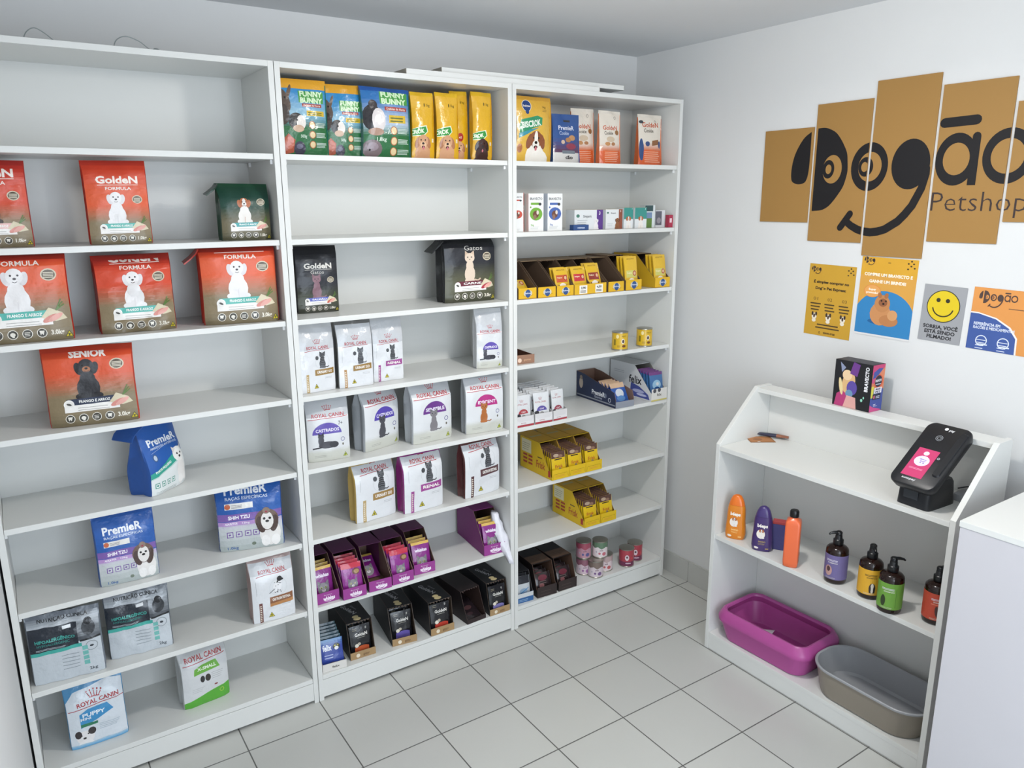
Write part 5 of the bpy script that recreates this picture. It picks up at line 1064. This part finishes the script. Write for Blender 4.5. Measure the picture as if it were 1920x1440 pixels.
A2.rect(0, .6, .2, 1.1, 'd9cf4a'); A2.rect(.25, .78, .85, 1.03, 'e6e3ea'); A2.text('MAIS', .55, .96, .08, '3a3a5c', w=.4, bold=.04); A2.text('PET', .55, .84, .08, '3a3a5c', w=.4, bold=.04); A2.rect(.15, .52, .8, .76, '1a2038'); A2.ell(.28, .63, .08, .08, 'b05a72'); A2.lines(.42, .57, .75, .7, 2, 'c9cbd9', .5, .1); A2.poly([(0, 0), (0, .3), (.3, .18), (.9, .06), (.95, 0)], 'c84a86'); A2.text('msd', .38, .3, .07, 'e8e6ee', w=.18); A2.rect(.3, .22, .62, .235, 'e8e6ee')
t = thing('parasite_tablet_box', 'black and multicoloured pet tablet box standing on the top board', 'box', (1.727, -1.058, 1.1168), 0)
t.rotation_euler = (0, 0, math.radians(-2))
bw, bd, bh = .072, .150, .172
mb = MB(); mb.box(0, 0, 0, bw, bd, bh, '14151a'); mb.box(.004, .004, bh, bw-.004, bd-.004, bh+.0004, '3a3a40'); mb.build('box_shell', 'card', t)
l = MB(); A1.H = bh/bd; A1.onto(l, flat((-.0005, bd, 0), (0, -1, 0), (0, 0, 1), bd, bd)); l.build('left_print', 'card', t)
l = MB(); A2.H = min(2.0, bh/bw*1.0); A2.onto(l, lambda x, y: ((x*bw, -.0005, y*bh), (0, -1, 0))); l.build('front_print', 'card', t)
# cardboard flyer with snack stick
t = thing('snack_card', 'flat brown card lying on the counter shelf', 'card', (1.712, -.628, .9053), -34)
mb = MB(); mb.box(-.062, -.036, 0, .040, .040, .0012, '9c6a40'); A = Art(.8, '9c6a40'); A.rect(.04, .04, .96, .76, 'b3794a'); A.ell(.4, .4, .2, .14, '8a5530'); A.lines(.1, .1, .8, .7, 5, 'c48c5a', .2, .4); A.rect(.3, .02, .42, .1, 'e9e4dc'); A.onto(mb, flat((-.062, -.036, .0014), (1, 0, 0), (0, 1, 0), .098, .095)); mb.build('card_sheet', 'card', t)
t = thing('snack_stick', 'dark blue wrapped snack stick lying across the brown card', 'dog treats', (1.765, -.632, .9075), -64)
mb = MB(); pr = []
for i in range(9):
    u = i/8; r = .0085*(math.sin(PI*min(max(u, .06), .94))**.35); pr.append([(-.065+.13*u, .013*(1 if .05 < u < .95 else 1.15)*math.cos(2*PI*k/12), .009+r*.9*math.sin(2*PI*k/12)) for k in range(12)])
mb.loft(pr, '2a2c44'); mb.c = ['2a2c44' if i < 60 else '8a5238' for i in range(len(mb.f))]; mb.build('wrapper', 'foil', t, True, 60)

# ------------------------------------------------------------------ payment terminal
t = thing('payment_terminal', 'black tilted card payment terminal with a lit pink screen', 'payment terminal', (1.576, -1.358, .9055), -90-3)
# local: x right (towards the camera), y away (towards wall), faces -y
mb = MB(); mb.loft([sup(.056, .075, 0, 9, 32, 0, .02), sup(.056, .075, .006, 9, 32, 0, .02), sup(.052, .070, .075, 9, 32, 0, .018), sup(.050, .060, .088, 9, 32, 0, .018)]); mb.build('base', 'black', t, True, 40)
l = MB(); l.box(-.030, -.0562, .026, .018, -.0548, .060, '2a2d33'); l.build('label_plate', 'hard', t)
hd = bpy.data.objects.new('x', None); bpy.data.objects.remove(hd)
HM = Matrix.Translation((0, -.085, .078)) @ Matrix.Rotation(math.radians(38), 4, 'X')
def head(mb): mb.v = [tuple(HM @ Vector(v)) for v in mb.v]; return mb
mb = MB(); mb.loft([rrect(.060, .120, .022, -.045), rrect(.070, .128, .026, -.030), rrect(.074, .132, .028, -.006), rrect(.072, .130, .027, .0), rrect(.070, .128, .026, .001)])
mb.v = [(x, y+.132, z) for x, y, z in mb.v]; head(mb).build('head', 'black', t, True, 35)
mb = MB(); mb.loft([rrect(.012, .095, .010, .0), rrect(.010, .09, .009, .006)]); mb.v = [(x+.054, y+.15, z) for x, y, z in mb.v]; head(mb).build('side_ridge', 'black', t, True, 35)
l = MB(); A = Art(1.72, 'b83c68'); A.ell(.48, 1.45, .13, .12, 'ecdcf2'); A.ell(.5, .98, .35, .31, 'd6c8f4'); A.stroke([(.34, 1.1), (.42, 1.08), (.46, .95), (.64, .97), (.68, 1.07), (.42, 1.08)], .025, '4a3a8c', False); A.ell(.48, .88, .03, .03, '4a3a8c'); A.ell(.62, .88, .03, .03, '4a3a8c'); A.lines(.15, .45, .85, .56, 2, 'e0a0bc', .3, .1)
A.onto(l, flat((-.046, .034, .0018), (1, 0, 0), (0, 1, 0), .068, .068)); head(l).build('screen', 'screen', t)
for nm, dr in (('maker_mark', lambda A: (A.ell(.44, 1.76, .045, .045, 'e6e8ea'), A.text('pay', .58, 1.75, .07, 'e6e8ea', w=.13))), ('contactless_mark', lambda A: (A.ring(.42, 1.45, .085, .012, '9aa0a6'), A.ring(.42, 1.45, .05, .012, '9aa0a6'))),
               ('status_light', lambda A: A.ring(.72, .86, .035, .022, 'a0a4aa')), ('name_plate', lambda A: (A.text('autopay', .40, .10, .06, 'dfe2e6', w=.34)))):
    l = MB(); A = Art(3, None); dr(A); A.onto(l, flat((-.066, .012, .0016), (1, 0, 0), (0, 1, 0), .132, .132), clip=False); head(l).build(nm, 'hard', t)
t = thing('power_cable', 'black power cable with a grey adapter behind the payment terminal', 'cable', (1.705, -1.425, .9055))
mb = MB(); mb.tube([(-.02, .012, .045), (.01, .0, .047), (.045, -.008, .044), (.07, -.01, .03), (.075, -.01, .006)], .0024, 8); mb.build('cord', 'black', t, True)
mb = MB(); mb.loft([sup(.036, .02, 0, 4, 24), sup(.038, .022, .006, 4, 24), sup(.036, .02, .022, 4, 24), sup(.028, .014, .027, 4, 24)]); mb.v = [(x+.02, y+.01, z) for x, y, z in mb.v]; mb.build('adapter', 'graytub', t, True, 40)

# ================================================================== WHITE COUNTER at the right
t = thing('counter', 'plain white counter block at the lower right, in front of the low shelf', 'counter', (1.59, -2.30, 0))
mb = MB(); mb.box(-.283, -.68, 0, .278, .696, .982); mb.build('cabinet_side', 'laminate', t, bevel=.001)
mb = MB(); mb.box(-.285, -.70, .9825, .280, .698, 1.0); mb.build('worktop', 'melamine', t, bevel=.001)

# ================================================================== WALL SIGN, five boards, one drawing across them
BK = '1a191c'
def spl(P, n=5, closed=False):
    Q = []; N = len(P)
    for i in range(N if closed else N-1):
        p0, p1, p2, p3 = (P[(i+k) % N] if closed else P[min(max(i+k, 0), N-1)] for k in (-1, 0, 1, 2))
        for q in range(n):
            u = q/n; Q.append(tuple(.5*(2*b_+(c-a)*u+(2*a-5*b_+4*c-d)*u*u+(3*b_-a-3*c+d)*u**3) for a, b_, c, d in zip(p0, p1, p2, p3)))
    return Q if closed else Q+[P[-1]]
def logo(A, thin=True):
    "drawn in metres: x = distance along the wall, y = height"
    A.poly(spl([(.627, 2.116), (.593, 2.092), (.5615, 2.0395), (.5486, 1.985), (.5508, 1.9407), (.5656, 1.926), (.586, 1.9216), (.6087, 1.9255), (.6205, 1.939), (.627, 1.9714), (.6285, 2.04), (.627, 2.116)]), BK)
    A.poly(spl([(.6549, 2.1262), (.6903, 2.1255), (.7285, 2.1087), (.752, 2.085), (.7694, 2.0596), (.785, 2.03), (.7908, 1.9968), (.7935, 1.965), (.7885, 1.9346), (.779, 1.906), (.7641, 1.8826), (.7459, 1.858), (.7259, 1.8373), (.7036, 1.825), (.6836, 1.8209), (.6549, 1.8191)]), BK)
    A.ell(.729, 1.9735, .040, .052, 'GOLD', n=32); A.ell(.713, 1.974, .025, .034, BK, n=26); A.ell(.7137, 1.974, .0125, .0175, 'GOLD', n=20)
    A.ell(.8784, 1.9768, .0712, .085, BK, n=40); A.ell(.881, 1.9768, .045, .0517, 'GOLD', n=32); A.ell(.8652, 1.977, .029, .0345, BK, n=26); A.ell(.8607, 1.977, .0128, .0175, 'GOLD', n=20)
    A.ell(1.031, 1.9797, .0682, .0845, BK, n=40)
    A.stroke([(1.0925, 1.965), (1.0905, 1.946), (1.0788, 1.898), (1.0527, 1.840), (1.03, 1.810), (1.007, 1.7854), (.9618, 1.7566), (.935, 1.7485), (.9075, 1.7448), (.88, 1.7475), (.8549, 1.7538), (.828, 1.767), (.8047, 1.7835)], [.018, .024, .027, .0285, .029, .0295, .0295, .0295, .0295, .029, .028, .027, .026], BK)
    A.stroke([(.8203, 1.810), (.7844, 1.7590)], .025, BK)
    A.stroke([(1.133, 2.1068), (1.234, 2.1095)], .031, BK)
    A.ell(1.1825, 1.9888, .067, .0838, BK, n=40); A.ell(1.1836, 1.9898, .0428, .0515, 'GOLD', n=32); A.stroke([(1.2410, 2.058), (1.2410, 1.919)], .0265, BK); A.rect(1.2278, 1.9055, 1.2542, 1.93, BK)
    A.ell(1.341, 1.992, .0755, .085, BK, n=40); A.ell(1.341, 1.992, .050, .0535, 'GOLD', n=32)
    A.text('Petshop', 1.118, 1.8545, .066, '3a3030', w=.298, bold=-.012, al='l')
def board(s0, s1, z0, z1, label):
    w, h = s1-s0, z1-z0; t = thing('sign_board', label, 'sign', (XR-.0005, -(s0+s1)/2, (z0+z1)/2), 0, 'five gold boards of the shop sign')
    mb = MB(); mb.box(-.005, -w/2, -h/2, 0, w/2, h/2, 'a07a44'); mb.build('panel', 'board', t, bevel=.0006)
    L = Art(9); logo(L); A = Art(h/w); k = 1/w
    for v, f, c, bb, Lv in L.p: A.put([((x-s0)*k, (y-z0)*k) for x, y in v], f, 'a07a44' if c == 'GOLD' else c)
    l = MB(); A.onto(l, flat((-.0051, w/2, -h/2), (0, -1, 0), (0, 0, 1), w, w))
    if l.f: l.build('lettering', 'board', t)
board(.411, .637, 1.775, 2.133, 'leftmost gold sign board, only the dog ear on it')
board(.646, .871, 1.705, 2.213, 'gold sign board with the black letter D and one eye')
board(.881, 1.106, 1.660, 2.269, 'tallest gold sign board with the smiling g')
board(1.116, 1.341, 1.720, 2.228, 'gold sign board with the letter a under a bar')
board(1.351, 1.578, 1.790, 2.153, 'rightmost gold sign board, cut by the right edge of the photo')

# ================================================================== POSTERS
def poster(name, label, s0, z0, w, h, art, tilt=0, cat='poster', edge='d8d8d6'):
    t = thing(name, label, cat, (XR-.0004, -s0-w/2, z0+h/2), 0, 'posters under the sign'); t.rotation_euler = (math.radians(tilt), 0, 0)
    mb = MB(); mb.box(-.0008, -w/2, -h/2, 0, w/2, h/2, edge); art.onto(mb, flat((-.0009, w/2, -h/2), (0, -1, 0), (0, 0, 1), w, w), lift=.00012); mb.build('poster_sheet', 'print', t)
def mini_logo(A, x, y, k, full=False, c='33262a', gold='c9a030'):
    L = Art(9); logo(L)
    for v, f, cc, bb, Lv in L.p:
        if not full and bb[0] > 1.11: continue
        if full and bb[3] < 1.9 and bb[0] > 1.11: continue
        A.put([(x+(a-.55)*k, y+(b_-1.74)*k) for a, b_ in v], f, gold if cc == 'GOLD' else c)
def paws(A, x, y, c='3a2c1c'):
    for a, b_ in ((0, 0), (.05, .05), (.0, .09), (.09, .09), (.05, .13), (.11, .02)): A.ell(x+a, y+b_, .018, .014, c, n=8)
g1 = Art(1.39, 'c4982f'); mini_logo(g1, .05, 1.2, .38); paws(g1, .84, 1.22)
g1.text('É simples comprar no', .5, 1.05, .05, '3c2c18', w=.76, bold=.05); g1.text('Dogão Pet Express:', .5, .93, .05, '3c2c18', w=.66, bold=.05)
for i, n in enumerate(('01', '02', '03')):
    xx = .2+.31*i; g1.text(n, xx, .72, .06, '5a4620', w=.1, bold=0)
    for q in range(3): g1.rect(xx-.11+.01*q, .61-.06*q, xx+.12-.015*((q+i) % 3), .635-.06*q, '4a3820')
    g1.ell(xx, .37, .055, .065, 'e4dccd'); g1.ell(xx-.04, .42, .022, .04, '3a2a24'); g1.ell(xx+.04, .42, .022, .04, '3a2a24'); g1.ell(xx, .38, .02, .04, '4a342a'); g1.ell(xx, .29, .045, .035, 'e4dccd')
for q in range(2): g1.rect(.28-.03*q, .205-.06*q, .74+.03*q, .23-.06*q, '4a3820')
g1.text('99999-9708', .56, .06, .035, '3c2c18', w=.26, bold=.04); g1.ring(.35, .06, .022, .008, '3c2c18')
poster('poster', 'yellow A4 poster with three numbered steps', .6645, 1.337, .201, .279, g1, 1)
g2 = Art(1.36, 'd39c45'); g2.rect(0, 1.05, 1, 1.36, 'd3a02e'); mini_logo(g2, .04, 1.22, .36); paws(g2, .83, 1.2); g2.text('∞', .5, 1.28, .03, '6a4c20', w=.05)
g2.text('COMPRE UM BRAVECTO E', .5, 1.065, .05, 'f2e8d6', w=.86, bold=.05); g2.text('GANHE UM BRINDE!', .5, .95, .05, 'f2e8d6', w=.66, bold=.05)
g2.ell(.5, .28, .56, .52, '2f7fb8', n=36); g2.rect(0, 0, 1, .3, '2f7fb8'); g2.ell(.25, .78, .155, .11, 'd8843c', n=24); g2.ell(.25, .78, .145, .1, 'e0a058', n=24); g2.text('Super', .25, .81, .035, 'f4ead8', w=.14, bold=.04); g2.text('promoção!', .25, .755, .035, 'f4ead8', w=.22, bold=.04)
g2.ell(.45, .26, .23, .05, '1f5f94'); g2.ell(.44, .4, .19, .2, 'c68a58'); g2.ell(.6, .3, .17, .1, 'b97c4c'); g2.ell(.66, .4, .09, .09, 'cf9866'); g2.ell(.46, .58, .14, .15, 'bd8250'); g2.ell(.4, .72, .035, .05, 'a86c40', 15); g2.ell(.52, .72, .035, .05, 'a86c40', -15); g2.ell(.47, .6, .08, .07, '8f5a3a'); g2.ell(.44, .63, .016, .016, '1a1412'); g2.ell(.52, .63, .016, .016, '1a1412'); g2.ell(.48, .58, .022, .018, '1a1412')
g2.rect(0, 0, 1, .035, 'dcdcdc')
poster('poster', 'yellow and blue poster with a pomeranian dog', .884, 1.366, .213, .2895, g2, 1)
g3 = Art(1.35, '9a9ca0'); g3.ell(.5, .86, .39, .385, '2c2a1c', n=40); g3.ell(.5, .86, .37, .365, 'd9bf1c', n=40); g3.ell(.37, 1.0, .05, .05, '2c2a1c'); g3.ell(.59, 1.0, .05, .05, '2c2a1c')
g3.stroke([(.5+.24*math.cos(math.radians(a)), .84+.22*math.sin(math.radians(a))) for a in range(190, 355, 12)], .03, '2c2a1c')
g3.text('SORRIA, VOCÊ', .5, .36, .085, '26262a', w=.82, bold=.04); g3.text('ESTÁ SENDO', .5, .24, .085, '26262a', w=.72, bold=.04); g3.text('FILMADO!', .5, .12, .085, '26262a', w=.58, bold=.04)
poster('warning_sign', 'grey sign with a yellow smiling face and three lines of text', 1.127, 1.379, .1445, .193, g3, 1.5, 'sign', '8a8c90')
g4 = Art(1.0, 'd8924c'); g4.poly([(-.1, -.1), (-.1, .6), (.12, .6), (.4, .54), (.62, .42), (.74, .26), (.76, -.1)], 'e8e6e2'); g4.poly([(-.1, -.1), (-.1, .58), (.12, .58), (.39, .52), (.6, .4), (.715, .25), (.735, -.1)], '3c5698')
mini_logo(g4, .09, .70, .66, True, '4a3834', 'd8924c'); g4.rect(.55, .7, .8, .712, '6a4a3a')
g4.text('REFERÊNCIA EM', .07, .42, .045, 'd9e0ee', w=.4, bold=.03, al='l'); g4.text('RAÇÕES E MEDICAMENTOS', .07, .36, .045, 'd9e0ee', w=.62, bold=.03, al='l')
for x in (.12, .45):
    g4.ring(x+.1, .15, .09, .015, 'd9e0ee'); g4.rect(x+.05, .08, x+.2, .1, 'd9e0ee'); g4.lines(x+.02, .02, x+.18, .2, 4, 'd9e0ee', .25, .3)
poster('poster', 'orange and blue shop poster, cut by the right edge of the photo', 1.292, 1.373, .205, .203, g4, 1.2)
